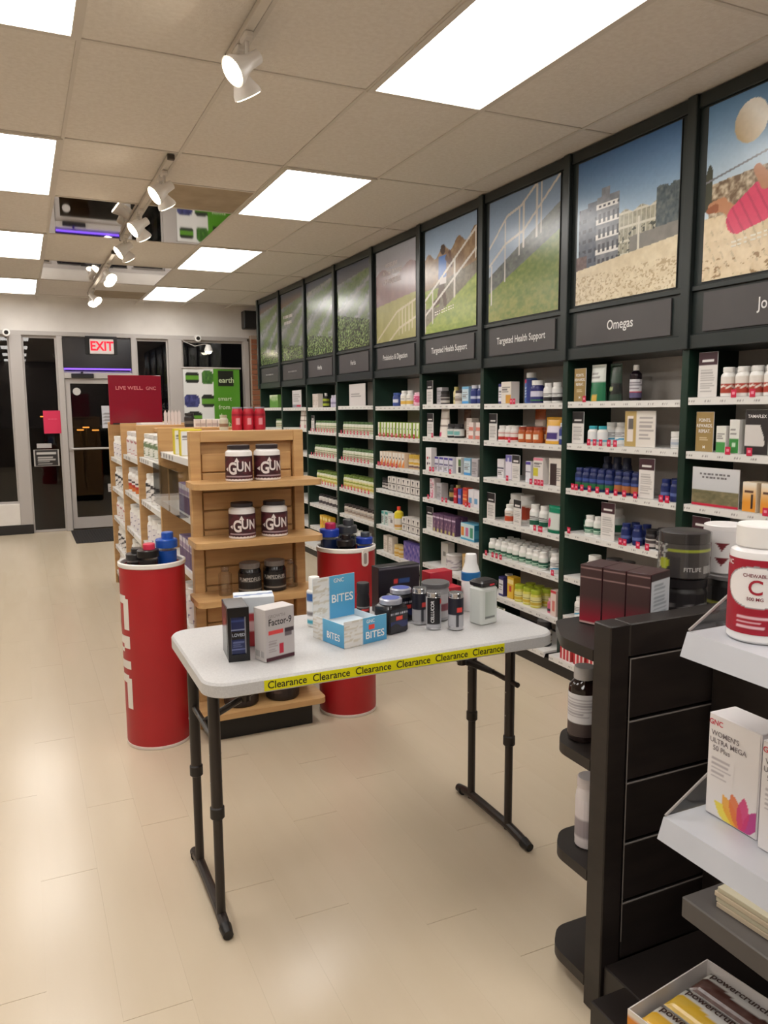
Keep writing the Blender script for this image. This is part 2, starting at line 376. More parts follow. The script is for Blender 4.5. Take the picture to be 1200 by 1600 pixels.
def banner(u, v):
    c = fillc(u, (226, 226, 224)); c = putc(c, u > .53, (86, 152, 38))
    n_ = vn(u, v, 30, 40, 4)
    for cx, cy, rx, ry, lid in ((.16, .93, .12, .045, 1), (.42, .93, .10, .055, 0), (.14, .745, .13, .05, 2), (.42, .745, .11, .05, 1), (.18, .62, .13, .04, 1)):
        e = (np.abs((u - cx) / rx) ** 4 + np.abs((v - cy) / ry) ** 4) < 1
        base = mixc((26, 30, 24), (92, 150, 40), (np.abs((v - cy) / ry + .1) < .38) * 1.) if lid == 1 else (mixc((28, 70, 24), (96, 150, 50), n_) if lid == 0 else mixc((38, 40, 90), (92, 98, 160), n_ * 1.3 - .2))
        c = np.where(e[..., None], base, c)
    c = putc(c, (u > .60) & (u < .90) & (v > .865) & (v < .985), (34, 38, 26))
    return c
obj('cloth', sheet('cloth', 60, 120, lambda u, v: ((u - .5) * .80, u * 0 + .008 * np.sin(u * 9), v * 1.76), banner), M['print'], t)
obj('lettering', letters([('earth', .105, .205, 1.60), ('smart', .085, .175, 1.34), ('from', .085, .165, 1.22), ('the', .085, .14, 1.10), ('earth', .085, .17, .98)], onflat(-.014)), mat((205, 222, 180)), t)
obj('rod', MB().tube((-.42, 0, 1.77), (.42, 0, 1.77), .012).mesh('rod'), M['alu'], t)
obj('rod', MB().tube((-.42, 0, 0), (.42, 0, 0), .012).mesh('rod'), M['alu'], t)
t = thing('red_window_card', 'small pink-red card stuck on the glass left of the door', 'window card', (.40, YF - .006, 1.31))
obj('card', MB().box(-.11, .11, 0, .004, 0, .30).mesh('card'), mat((214, 40, 84), .5), t)
obj('lettering', letters([('— — —', .03, 0, .19)], onflat(-.001)), mat((245, 190, 205)), t)
t = thing('opening_hours_decal', 'dark framed notice of small white print low on the glass', 'notice', (.30, YF - .006, .88))
obj('decal', sheet('decal', 30, 22, flat(.31, .22), lambda u, v: putc(bands((34, 31, 31), (.72, .86, (190, 186, 182), .12, .88), lines=(.1, .62), lc=(170, 166, 162), nl=4, ux=(.15, .85))(u, v), (np.minimum(np.minimum(u, 1 - u), np.minimum(v, 1 - v)) < .035), (180, 176, 172))), M['print'], t)
t = thing('paper_strip', 'small blank white paper strip on glass above the dark notice', 'notice', (.28, YF - .006, 1.12))
obj('sheet', MB().box(-.09, .09, 0, .002, 0, .06).mesh('sheet'), mat((170, 166, 165)), t)
def camera_dome(x_, z_, lab):
    t = thing('security_camera', lab, 'camera', (x_, YF - .13, z_))
    obj('mount', MB().tube((0, .08, 0), (0, .03, 0), .03, 14).mesh('mount'), WHITE, t)
    obj('housing', MB().tube((0, .04, 0), (0, -.05, -.01), .045, 16).mesh('housing'), WHITE, t)
    obj('lens', MB().tube((0, -.05, -.01), (0, -.056, -.011), .026, 14).mesh('lens'), M['black'], t)
camera_dome(-.08, 2.60, 'small round white security camera at the far left of the bulkhead')
camera_dome(2.32, 2.60, 'small round white security camera above the green banner')
t = thing('clip_lamp', 'small white lamp glowing on a cord above the green banner', 'lamp', (2.47, YF - .12, 2.42))
obj('shade', MB().lathe([(.03, .09), (.055, .03), (.06, 0)], 16).mesh('shade'), WHITE, t)
obj('bulb', MB().lathe([(.02, .02), (.045, -.005), (.03, -.03)], 14).mesh('bulb'), M['lamp'], t)
obj('cord', MB().path([(.0, 0, .09), (-.05, .02, .10), (-.18, .03, .07), (-.30, .05, .12), (-.36, .06, .16)], .006, 6).mesh('cord'), mat((190, 184, 180)), t)
t = thing('wall_speaker', 'small black loudspeaker mounted in the corner by the brick pillar', 'speaker', (3.06, YF - .25, 2.74))
obj('cabinet', MB().box(-.10, .10, 0, .16, 0, .25, .01).mesh('cabinet'), M['black'], t)
obj('grille', MB().box(-.085, .085, -.008, 0, .015, .235, .004).mesh('grille'), mat((24, 23, 24), .8), t)
obj('bracket', MB().box(-.02, .02, .16, .23, .1, .14).mesh('bracket'), M['black'], t)
t = thing('door_mat', 'dark ribbed rubber mat on the floor inside the door', 'mat', (.96, 10.62, 0))
b = MB().prism(rrect(-.42, .42, -.56, .56, .03), 0, .008)
obj('base', b, mat((30, 26, 25), .8), t)
b = MB()
for k in range(24): b.box(-.39 + k * .033, -.39 + k * .033 + .018, -.52, .52, .008, .012)
obj('ribs', b, mat((36, 32, 31), .9), t)['kind'] = 'stuff'
# outside: dark car park with added pole lights in place of car and shop lights
struct('ground', MB().box(-60, 60, 11.36, 90, -.15, -.12).mesh('ground'), noisy('night_asphalt', (20, 18, 18), (28, 26, 25), (1, 1, 1), .5, .8))
def standin_light(x_, y_, h_, lab):
    t = thing('standin_light', lab, 'stand-in light', (x_, y_, -.12))
    obj('pole', MB().tube((0, 0, 0), (0, 0, h_), .06, 8, .04).mesh('pole'), mat((60, 58, 56)), t)
    obj('light_head', MB().box(-.15, .15, -.10, .10, h_, h_ + .06, .01).mesh('light_head'), emis('orange_glow', (1, .36, .06), 2.2), t)
for k, (x_, y_, h_, lab) in enumerate(((1.05, 40., 1.45, 'leftmost distant orange stand-in light beside the pink card'), (1.62, 43., 1.62, 'distant orange stand-in light just left of the pink card'), (2.62, 40., .80, 'left one of three low orange stand-in lights seen through the door'), (2.95, 41., .90, 'middle one of three low orange stand-in lights seen through the door'), (3.30, 40., .78, 'right one of three low orange stand-in lights seen through the door'))):
    standin_light(x_, y_, h_, lab)

# =================================================================== track lights
def track(y0, y1, lab):
    t = thing('light_track', lab, 'light track', (.865, 0, H))
    obj('rail', MB().box(-.018, .018, y0, y1, -.03, -.002, .003).mesh('rail'), mat((205, 197, 186), .4), t)
    for y_ in (y0, y1): obj('end_cap', MB().box(-.02, .02, y_ - .012, y_ + .012, -.032, -.002, .003).mesh('end_cap'), mat((60, 52, 46)), t)
track(1.2, 3.32, 'white ceiling light track nearest the viewer'); track(4.68, 7.0, 'white ceiling light track below the larger mirror panels'); track(7.6, 10.3, 'white ceiling light track nearest the shop windows')
def head(y_, aim, lab, lit=True, drop=.085):
    """aim: (azimuth deg, tilt deg below horizontal)"""
    t = thing('track_spotlight', lab, 'spotlight', (.865, y_, H - .03), 0, 'track spotlights')
    obj('adapter', MB().box(-.016, .016, -.04, .04, -.025, 0, .004).mesh('adapter'), mat((214, 206, 196), .4), t)
    obj('stem', MB().tube((0, 0, -.02), (0, 0, -drop), .008).mesh('stem'), mat((200, 192, 182), .4), t)
    a, e = R(aim[0]), R(aim[1]); dv = Vector((math.sin(a) * math.cos(e), math.cos(a) * math.cos(e), -math.sin(e)))
    p = Vector((0, 0, -drop - .015))
    rot = dv.to_track_quat('Z', 'Y').to_matrix()
    def tr(mb): mb.v = [tuple(p + rot @ Vector(q)) for q in mb.v]; return mb
    obj('lamp_body', tr(MB().lathe([(.012, -.06), (.026, -.055), (.028, -.015), (.030, .0), (.040, .03), (.056, .062), (.058, .078)], 20)).mesh('lamp_body'), mat((224, 218, 210), .35), t)
    obj('lamp_face', tr(MB().lathe([(.052, .0785), (.050, .081)], 20)).mesh('lamp_face'), M['lamp'], t)
for y_, a1, a2, nm in ((3.12, -62, 62, 'on the nearest track'), (4.98, -60, 60, 'at the near end of the middle track'), (5.95, -60, 58, 'halfway along the middle track'), (6.82, -58, 60, 'at the far end of the middle track'), (8.2, -50, 20, 'at the near end of the farthest track'), (9.85, -70, 40, 'at the far end of the farthest track')):
    near = y_ < 8
    head(y_ - .06, (a1 - (38 if near else 150), 36), 'white spotlight aimed left ' + nm)
    head(y_ + .06, (a2 + (0 if near else 140), 55), 'white spotlight aimed right ' + nm)

# =================================================================== right-hand wall fixture
XF, XB = 2.95, 3.28          # shelf fronts, back panel
DIV = [2.865 + .9215 * k for k in range(-1, 9)]      # divider positions along Y
BAYS = {9 - k: (DIV[k], DIV[k + 1]) for k in range(9)}   # bay 9 nearest ... bay 1 at the windows
SIGN = {9: 'Joint', 8: 'Omegas', 7: 'near Targeted Health', 6: 'far Targeted Health', 5: 'Probiotics', 4: 'near Herbs', 3: 'far Herbs', 2: 'second-bay', 1: 'window-end'}
SZ = {9: [1.645, 1.385, 1.126, .86, .59, .33], 8: [1.635, 1.39, 1.123, .858, .59, .342], 7: [1.63, 1.377, 1.12, .826, .57, .30], 6: [1.634, 1.378, 1.11, .885, .626, .344],
      5: [1.624, 1.358, 1.095, .878, .544, .30], 4: [1.632, 1.36, 1.094, .808, .54, .29], 3: [1.622, 1.363, 1.097, .80, .55, .29], 2: [1.625, 1.385, 1.10, .82, .56, .29], 1: [1.628, 1.37, 1.10, .82, .56, .29]}
SHN = ['top shelf', 'second shelf', 'third shelf', 'fourth shelf', 'fifth shelf', 'sixth shelf', 'bottom shelf']
DECK = .105
# ---- the poster pictures
def rails(u, v, c, lines, col=(225, 220, 210), wd=.010):
    for (x0, y0, x1, y1) in lines:
        dx, dy = x1 - x0, y1 - y0; L = math.hypot(dx, dy); t = np.clip(((u - x0) * dx + (v - y0) * dy) / L ** 2, 0, 1)
        c = putc(c, np.hypot(u - x0 - t * dx, v - y0 - t * dy) < wd, col)
    return c
def beach_buildings(u, v):
    c = mixc((186, 206, 220), (70, 110, 158), (v - .45) / .55)
    n_ = vn(u, v, 14, 14, 2); n2 = vn(u, v, 46, 46, 12); w_ = vn(u, v, 24, 30, 7)
    lb = (u > .02) & (u < .24) & (v < .70 - .03 * (u < .12)); c = np.where(lb[..., None], mixc((70, 78, 94), (112, 118, 130), w_), c)
    c = putc(c, lb & ((v * 14) % 1 < .38) & ((u * 15) % 1 < .55) & (n_ > .35), (52, 56, 70))
    wb = (u >= .22) & (u < .45) & (v < .715 + .055 * ((u > .26) & (u < .35))); c = np.where(wb[..., None], mixc((96, 100, 110), (150, 152, 156), w_), c)
    for k in range(4): c = putc(c, (u > .21) & (u < .455 - .02 * (k == 3)) & (np.abs(v - (.345 + k * .102)) < .017), (228, 226, 222))
    c = putc(c, wb & ((u * 21) % 1 < .5) & ((v * 9.8 + .1) % 1 > .42) & (v < .66), (66, 68, 78))
    mb = (u >= .45) & (u < .86) & (v < .565 + .012 * np.sin(u * 40)); c = np.where(mb[..., None], mixc((128, 128, 116), (196, 190, 164), n2), c)
    c = putc(c, mb & ((v * 11) % 1 < .16), (212, 208, 192)); c = putc(c, mb & ((u * 24) % 1 < .16), (206, 202, 184)); c = putc(c, mb & (n2 > .62) & (v < .45), (74, 78, 72))
    rb = (u > .80) & (v < .63 + .05 * w_); c = np.where(rb[..., None], mixc((58, 70, 78), (124, 132, 130), n2), c)
    c = np.where(((v > .25) & (v < .36 + .05 * u) & (u > .56))[..., None], mixc((118, 116, 112), (148, 144, 138), n_), c)
    c = np.where(((v < .34) & (u < .12))[..., None], mixc((78, 58, 60), (140, 120, 116), n2), c)
    c = rails(u, v, c, [(.645, .29, .645, .50)], (214, 210, 196), .009)
    s_ = mixc((206, 190, 158), (230, 218, 190), vn(u, v, 30, 30, 5)); s_ = np.where(((vn(u, v, 60, 90, 9) > .60) & (v < .20))[..., None], np.array((182, 162, 130.)), s_)
    return np.where((v < .245 + .075 * u)[..., None], s_, c)
def volleyball(u, v):
    c = mixc((198, 212, 220), (96, 138, 180), (v - .5) / .5)
    n2 = vn(u, v, 46, 46, 12); c = np.where(((v < .54 + .06 * u + .02 * vn(u, v, 20, 4, 3)) & (u > .03))[..., None], mixc((112, 92, 72), (206, 190, 164), (n2 - .3) * 2.2), c)
    c = putc(c, (v < .62 + .05 * np.sin(u * 60)) & (u < .05) & (v > .4), (70, 72, 60))
    s_ = mixc((204, 182, 146), (228, 210, 178), vn(u, v, 30, 30, 5)); s_ = np.where(((vn(u, v, 30, 60, 9) > .66) & (v < .12))[..., None], np.array((150, 122, 88.)), s_)
    c = np.where((v < .36)[..., None], s_, c)
    c = rails(u, v, c, [(.0, .57, 1, .74)], (120, 120, 126), .006)
    def limb(c, pts, w0, w1, col):
        for k in range(len(pts) - 1):
            (x0, y0), (x1, y1) = pts[k], pts[k + 1]; dx, dy = x1 - x0, y1 - y0; t = np.clip(((u - x0) * dx + (v - y0) * dy) / (dx * dx + dy * dy), 0, 1)
            c = putc(c, np.hypot(u - x0 - t * dx, v - y0 - t * dy) < w0 + (w1 - w0) * t, col)
        return c
    c = limb(c, [(.05, .42), (.13, .42), (.24, .34)], .030, .042, (186, 132, 98)); c = limb(c, [(.03, .405), (.08, .41)], .018, .026, (150, 92, 64))
    c = limb(c, [(.25, .32), (.40, .38), (.58, .44)], .085, .115, (214, 70, 104)); c = limb(c, [(.37, .56), (.43, .48)], .028, .042, (180, 128, 96)); c = np.where(((np.abs(c[..., 0] - 214) < 2) & (np.sin((u * 1.0 + v * .6) * 90) > .75))[..., None], c * .88, c)
    c = limb(c, [(.60, .44), (.85, .40), (1.0, .33)], .09, .06, (60, 70, 110)); c = limb(c, [(.56, .52), (.60, .60)], .06, .055, (170, 116, 88))
    d_ = np.hypot(u - .31, (v - .83)); c = np.where((d_ < .115)[..., None], mixc((246, 242, 232), (186, 164, 128), .35 + ((.31 - u) + (.83 - v)) * 4.5), c)
    return c
def steps_grass(u, v):
    c = mixc((178, 190, 206), (122, 148, 180), v * 1.2 - .3)
    n_ = vn(u, v, 26, 40, 3)
    hill = v < .38 + .42 * u; c = np.where(hill[..., None], mixc((78, 84, 84), (130, 134, 128), n_), c)
    gr = v < .24 + .36 * u; g = mixc((92, 118, 56), (150, 160, 88), n_); g = mixc(g, (176, 160, 92), np.clip(.5 - v * 1.5, 0, 1) * n_ * 1.3); c = np.where(gr[..., None], g, c)
    L = [(0, .62, .28, .84), (.28, .84, .48, .88), (.48, .88, .78, 1.05), (0, .47, .26, .62), (.26, .62, .52, .68), (.52, .68, 1.0, 1.0), (.25, .32, .25, .82), (.46, .5, .46, .87), (.52, .55, .52, .9), (.70, .60, .70, .98), (.76, .62, .76, 1), (.04, .15, .04, .46)]
    return rails(u, v, c, L, (206, 202, 196), .011)
def runner(u, v):
    c = mixc((190, 206, 222), (128, 156, 190), v * 1.6 - .8)
    n_ = vn(u, v, 20, 26, 6); c = np.where((v < .72 + .12 * u + .04 * np.sin(u * 21))[..., None], mixc((112, 86, 66), (168, 142, 108), n_), c)
    c = np.where((v < .42 + .15 * u)[..., None], mixc((90, 84, 70), (150, 140, 120), vn(u, v, 50, 50, 8)), c)
    c = np.where((v < .06 + .40 * u)[..., None], mixc((108, 132, 52), (176, 186, 92), vn(u, v, 26, 50, 3)), c)
    c = np.where(((v < .42) & (u < .3) & (v > .24))[..., None], mixc((118, 138, 60), (160, 170, 90), n_), c)
    c = rails(u, v, c, [(.34, .48, .28, .30), (.28, .30, .2, .28), (.36, .46, .42, .26)], (84, 60, 46), .035)
    c = putc(c, (np.abs(u - .36) < .075) & (np.abs(v - .60) < .11), (52, 104, 178)); c = putc(c, (np.abs(u - .37) < .07) & (np.abs(v - .475) < .03), (206, 200, 198))
    c = rails(u, v, c, [(.44, .68, .54, .60), (.54, .60, .50, .72)], (92, 62, 46), .024); c = putc(c, np.hypot(u - .37, (v - .77) * 1.0) < .05, (66, 46, 36))
    return rails(u, v, c, [(0, .33, 1, .86), (0, .18, 1, .68), (.6, .30, .6, .64), (.98, .6, .98, .86), (.0, .02, .0, .3), (.16, .1, .16, .4)], (214, 208, 198), .012)
def progress(u, v):
    c = mixc((166, 148, 148), (176, 184, 200), v * 2.2 - 1.2); n_ = vn(u, v, 14, 8, 6)
    c = np.where((v < .74 + .05 * np.sin(u * 9))[..., None], mixc((128, 100, 104), (152, 124, 122), n_), c)
    c = np.where((v < .40 + .06 * u)[..., None], mixc((150, 148, 92), (178, 172, 116), n_), c)
    return rails(u, v, c, [(.05, .04, .55, .30), (.55, .30, 1, .38), (.35, .0, .6, .12), (.6, .12, 1, .2), (.6, .06, .6, .3), (.68, .06, .68, .31), (.76, .08, .76, .32), (.84, .08, .84, .34), (.92, .1, .92, .36)], (206, 196, 164), .012)
def crops(seed, sky=.85, leaf=.4, warm=0.):
    def fn(u, v):
        n_ = vn(u, v, 16, 30, seed); n2 = vn(u, v, 60, 80, seed + 3)
        c = mixc((92, 98, 96), (150, 156, 158), n_ * .6 + v * .4)
        ang = np.arctan2(v - 1.02, u - 1.6); st = .5 + .5 * np.sin(ang * 26 + n_ * 3)
        c = mixc(c, mixc((58, 84, 40), (132, 148, 94), n2), np.clip(st * 1.8 - .35, 0, 1) * (.55 + .45 * n_))
        c = mixc(c, (186, 184, 176), np.clip(.18 - st, 0, 1) * 4 * n_)
        lf = v < leaf * (1 - .35 * u); c = np.where(lf[..., None], mixc((22, 36, 18), (150, 172, 112), np.clip((n2 - .35) * 2.6, 0, 1)), c)
        c = np.where((v > sky + .08 * u)[..., None], mixc((120 + 40 * warm, 112, 104 - 40 * warm), (84, 92, 112), v * 3 - 2), c)
        return c
    return fn
PICS = {9: volleyball, 8: beach_buildings, 7: steps_grass, 6: runner, 5: progress, 4: crops(4, .82, .45), 3: crops(11, .88, .3), 2: crops(21, .8, .25, 1.), 1: crops(31, .84, .22, 1.)}
PLAB = {9: 'photo print of a beach volleyball player diving under a white ball', 8: 'photo print of beach houses behind pale sand', 7: 'photo print of stair rails above a grassy slope', 6: 'photo print of a runner in a blue shirt on stairs',
        5: 'photo print lettered IN THE POWER OF PROGRESS', 4: 'photo print of leafy green crop rows', 3: 'photo print of green crop rows in mist', 2: 'photo print of crop rows and brown hills', 1: 'photo print of crop rows and orange trees'}
STXT = {9: 'Joint', 8: 'Omegas', 7: 'Targeted Health Support', 6: 'Targeted Health Support', 5: 'Probiotics & Digestion', 4: 'Herbs', 3: 'Herbs', 2: None, 1: None}
strip_fn = lambda u, v: putc(fillc(u, (226, 224, 220)), (v > .25) & (v < .7) & ((u * 9.3) % 1 < .42) & ((u * 61) % 1 < .55), (138, 132, 130))
SHELF = {}
sh_me = None
for nb in range(9, 0, -1):
    y0, y1 = BAYS[nb]; yc = (y0 + y1) / 2
    t = thing('wall_shelf_bay', {9: 'nearest dark green wall shelving bay, under the beach volleyball poster', 8: 'dark green wall shelving bay under the beach houses poster and Omegas sign', 7: 'dark green wall shelving bay under the stair rail and grass poster',
              6: 'dark green wall shelving bay under the blue-shirted runner poster', 5: 'dark green wall shelving bay under the IN THE POWER OF PROGRESS poster', 4: 'dark green wall shelving bay under the leafy crop poster, fourth from the windows',
              3: 'dark green wall shelving bay under the misty crop poster, third from the windows', 2: 'dark green wall shelving bay, second from the shop windows', 1: 'dark green wall shelving bay at the far end beside the brick pillar'}[nb], 'shelving', (0, yc, 0), 0, 'wall shelving bays')
    hw = (y1 - y0) / 2
    obj('upright', MB().box(XF - .005, XB + .02, hw - .022, hw + .022, 0, 1.90, .003).mesh('upright'), M['green'], t)
    if nb == 9: obj('upright', MB().box(XF - .005, XB + .02, -hw - .022, -hw + .022, 0, 1.90, .003).mesh('upright'), M['green'], t)
    obj('back_panel', MB().box(XB, XB + .02, -hw + .022, hw - .022, .05, 1.90).mesh('back_panel'), M['back'], t)
    obj('base', MB().box(2.86, XB, -hw, hw, 0, DECK - .032).mesh('base'), M['kick'], t)
    # header board with mouldings
    obj('header_board', MB().box(XF, XB + .02, -hw, hw, 1.875, H - .002).mesh('header_board'), M['header'], t)
    b = MB().box(XF - .03, XF, hw - .028, hw + .028, 1.875, H - .002, .004)
    obj('pilaster', b, M['header'], t)
    obj('moulding', MB().box(XF - .014, XF, -hw + .028, hw - .028, 2.965, H - .002, .003).mesh('moulding'), M['header'], t)
    obj('moulding', MB().box(XF - .014, XF, -hw + .028, hw - .028, 2.142, 2.168, .003).mesh('moulding'), M['header'], t)
    obj('moulding', MB().box(XF - .014, XF, -hw + .028, hw - .028, 1.875, 1.942, .003).mesh('moulding'), M['header'], t)
    pw = .76 if nb > 4 else .80
    res = {9: 150, 8: 150, 7: 110, 6: 90, 5: 80}.get(nb, 60)
    po = obj('poster', sheet('poster', res, int(res * 1.3), flat(pw, .775), lambda u, v: PICS[nb](u, v) * (.98 + .04 * vn(u, v, 50, 60, nb, 2))[..., None]), M['gloss'], t, (XF - .006, 0, 2.18), R(-90))
    tag(po, PLAB[nb])
    obj('poster_edge', MB().box(-pw / 2 - .004, pw / 2 + .004, .001, .006, -.004, .779).mesh('poster_edge'), M['black'], po)
    if nb == 5: obj('lettering', letters([('IN THE POWER', .062, -.05, .57, 0, .88), ('OF PROGRESS.', .062, -.055, .50, 0, .88), ('WE BELIEVE', .05, -.07, .635, 0, .9)], onflat(-.002)), mat((214, 206, 204)), po)
    if nb == 2: obj('small_print', letters([], onflat(-.002), dashes(-.3, .05, .49, .035, 7) + dashes(-.28, .0, .42, .035, 6)), mat((206, 202, 198)), po)['kind'] = 'stuff'
    if nb in (9, 6): obj('small_print', letters([], onflat(-.0016), [[(-.22 + k * .034, .128 + r_ * .018 + k * .003), (-.192 + k * .034 - .006 * (k % 3), .128 + r_ * .018 + k * .003), (-.192 + k * .034 - .006 * (k % 3), .136 + r_ * .018 + k * .003), (-.22 + k * .034, .136 + r_ * .018 + k * .003)] for k in range(9) for r_ in range(2)]), mat((226, 220, 204)), po)['kind'] = 'stuff'
    sg = obj('sign_board', MB().box(-.36, .36, .0, .008, 1.952, 2.13, .002).mesh('sign_board'), noisy('sign_grey', (70, 67, 68), (76, 73, 74), (1, 1, 1), 3, .4), t, (XF - .010, 0, 0), R(-90))
    if STXT[nb]:
        big = nb >= 8
        obj('lettering', letters([(STXT[nb], .072 if big else .062, 0, 2.042, 0, .85)], onflat(-.002)), mat((225, 224, 222)), sg)
    else:
        obj('small_print', sheet('small_print', 24, 4, lambda u, v: ((u - .5) * .3, u * 0 - .0015, 2.02 + v * .05), lambda u, v: putc(fillc(u, (73, 70, 71)), (v > .3) & (v < .7) & ((u * 13) % 1 < .62), (180, 178, 177))), M['print'], sg)
    # shelves with price channels
    if sh_me is None:
        W = .871 / 2
        b = MB(); prof = [(XF, .0), (XF, -.036), (XF + .004, -.036), (XF + .014, -.012), (XB, -.014), (XB, 0)]
        b.loft([[(px_, -W, pz) for px_, pz in prof], [(px_, W, pz) for px_, pz in prof]])
        sh_me = b.mesh('shelf'); sh_me.materials.append(M['shelfwhite'])
        ps_me = sheet('price_strip', 200, 4, lambda u, v: (u * 0 + XF - .0012, W - .004 - u * (2 * W - .008), -.034 + v * .031), strip_fn); ps_me.materials.append(M['print'])
        tg_me = sheet('price_tag', 10, 12, lambda u, v: (u * 0 - .001 * np.sin(u * np.pi) + XF - .003, .015 - u * .03, -.004 + v * .036), lambda u, v: putc(fillc(u, (204, 34, 72)), (np.abs(u - .5) < .28) & (np.abs(v - .55) < .17), (232, 150, 170))); tg_me.materials.append(M['print'])
    for k, z in enumerate(SZ[nb] + [DECK]):
        s_ = obj('shelf', sh_me, None, t, (0 if k < 6 else -.10, 0, z)); SHELF[nb, k] = s_
        obj('price_strip', ps_me, None, s_)
TAGS = {(8, 2): [.06, .1, .16, .24, .32, .42, .5, .58, .68, .9, .95], (8, 1): [.22, .28, .34, .42, .48], (8, 3): [.03, .56, .6, .72, .8], (8, 0): [.16], (9, 1): [.28, .42, .84], (9, 2): [.54, .76], (9, 0): [.3, .42, .54], (7, 0): [.38, .42], (7, 1): [.36],
        (7, 2): [.34, .66, .72, .76, .80], (7, 3): [.72, .78, .8], (7, 4): [.04, .14, .2, .26, .95], (7, 5): [.1], (6, 1): [.18], (6, 2): [.14, .2, .52], (6, 3): [.1, .38, .45, .8, .86], (5, 2): [.05, .1, .2, .3, .4, .5], (5, 1): [.1, .2, .3, .4, .5, .6, .7, .8, .9],
        (4, 1): [.08 + .1 * k for k in range(9)], (4, 2): [.08 + .1 * k for k in range(9)], (4, 3): [.08 + .1 * k for k in range(9)], (3, 1): [.1 + .1 * k for k in range(9)], (3, 2): [.1 + .1 * k for k in range(9)], (3, 3): [.1 + .1 * k for k in range(9)]}
for (nb, k), ts in TAGS.items():
    for t_ in ts:
        obj('price_tag', tg_me, None, SHELF[nb, k], (0, .42 - t_ * .84, 0))

# =================================================================== merchandise kinds
K = {}
def bottle(key, name, desc, cat, r_, h_, body, cap, lab=None, cr=.78, ch=.16, lz=(.10, .72), seg=16, bm=None, shoulder=.8, rough=.35, extra=None, lres=(24, 16), capm=None, ridged=False):
    hb = h_ * (1 - ch); s0 = hb * shoulder
    prof = [(r_ * .92, 0), (r_, r_ * .08), (r_, s0), (r_ * .97, s0 + (hb - s0) * .35), (max(cr * .93, .3) * r_ * (1 if cr < .95 else .98), hb * .97), (cr * .9 * r_, hb)]
    parts = [(name, MB().lathe(prof, seg).mesh(name), bm or mat(body, rough))]
    c = MB().lathe([(cr * r_, hb * .985), (cr * r_, h_ * .985), (cr * r_ * .95, h_)], seg)
    parts.append(('cap', c.mesh('cap'), capm or mat(cap, .4)))
    if lab is not None:
        parts.append(('label', sheet('label', lres[0], lres[1], curved(r_ * 1.006 + .0004, h_ * lz[0], min(h_ * lz[1], s0)), lab), M['print']))
    K[key] = dict(parts=parts + (extra or []), desc=desc, cat=cat, w=2 * r_, d=2 * r_, h=h_)
def carton(key, name, desc, cat, w_, d_, h_, col, front=None, side=None, res=(18, 24), bm=None, extra=None, rough=.45):
    parts = [(name, MB().box(-w_ / 2, w_ / 2, -d_ / 2, d_ / 2, 0, h_, .0012).mesh(name), bm or mat(col, rough))]
    if front is not None: parts.append(('front_print', sheet('front_print', res[0], res[1], flat(w_ - .004, h_ - .004, -d_ / 2 - .0006, .002), front), M['print']))
    if side is not None:
        parts.append(('side_print', sheet('side_print', 10, res[1], lambda u, v: (u * 0 + w_ / 2 + .0006, (u - .5) * (d_ - .004), .002 + v * (h_ - .004)), side), M['print']))
    K[key] = dict(parts=parts + (extra or []), desc=desc, cat=cat, w=w_, d=d_, h=h_)
def pouch(key, name, desc, cat, w_, h_, th, fn, res=(14, 20)):
    def pos(sg): return lambda u, v: ((u - .5) * w_ * (1 - .05 * np.sin(v * np.pi)), -sg * th / 2 * np.sqrt(np.clip(1 - (2 * u - 1) ** 2, 0, 1)) * np.clip(1.05 - v, 0, 1) ** .6 * np.where(v > .93, .05, 1), v * h_)
    f = sheet(name, res[0], res[1], pos(1), fn); bk_ = sheet('back_face', 8, 10, pos(-1), lambda u, v: fn(np.clip(u, 0, 1), v))
    K[key] = dict(parts=[(name, f, M['gloss']), ('back_face', bk_, M['gloss'])], desc=desc, cat=cat, w=w_, d=th, h=h_)
def card(key, desc, w_, h_, fn, res=(30, 40), text=None, tcol=(240, 238, 236), dash=()):
    parts = [('shelf_card', MB().box(-w_ / 2, w_ / 2, 0, .003, 0, h_).box(-w_ / 2, w_ / 2, 0, .045, 0, .003).mesh('shelf_card'), mat((228, 226, 224), .4)),
             ('print', sheet('print', res[0], res[1], flat(w_ - .002, h_ - .002, -.0008, .001), fn), M['print'])]
    if text or dash: parts.append(('lettering', letters(text, onflat(-.0016), dash), mat(tcol, .5)))
    K[key] = dict(parts=parts, desc=desc, cat='shelf card', w=w_, d=.01, h=h_)
def put(key, loc, rz=0., label=None, group=None, tilt=None):
    k = K[key]; n0, m0, a0 = k['parts'][0]
    root = obj(n0, m0, a0, None, (loc[0], loc[1], loc[2] + .0008), rz)
    for nm, me, ma in k['parts'][1:]: obj(nm, me, ma, root)
    tag(root, label or k['desc'], k['cat'], group)
    return root
ORDW = ['first', 'second', 'third', 'fourth', 'fifth', 'sixth', 'seventh', 'eighth', 'ninth', 'tenth', 'eleventh', 'twelfth', 'thirteenth']
def place_words(i, n_, r_, rows, s_, stack):
    a = ''
    if n_ > 1: a = ('left' if i == 0 else 'right' if i == n_ - 1 else 'middle') if n_ <= 3 else ORDW[i] + ' from left'
    if rows > 1: a += (' ' if a else '') + ('front row' if r_ == 0 else 'back row' if r_ == rows - 1 else 'middle row')
    if stack > 1: a += (' ' if a else '') + ('lower' if s_ == 0 else 'upper')
    return a + ', ' if a else ''
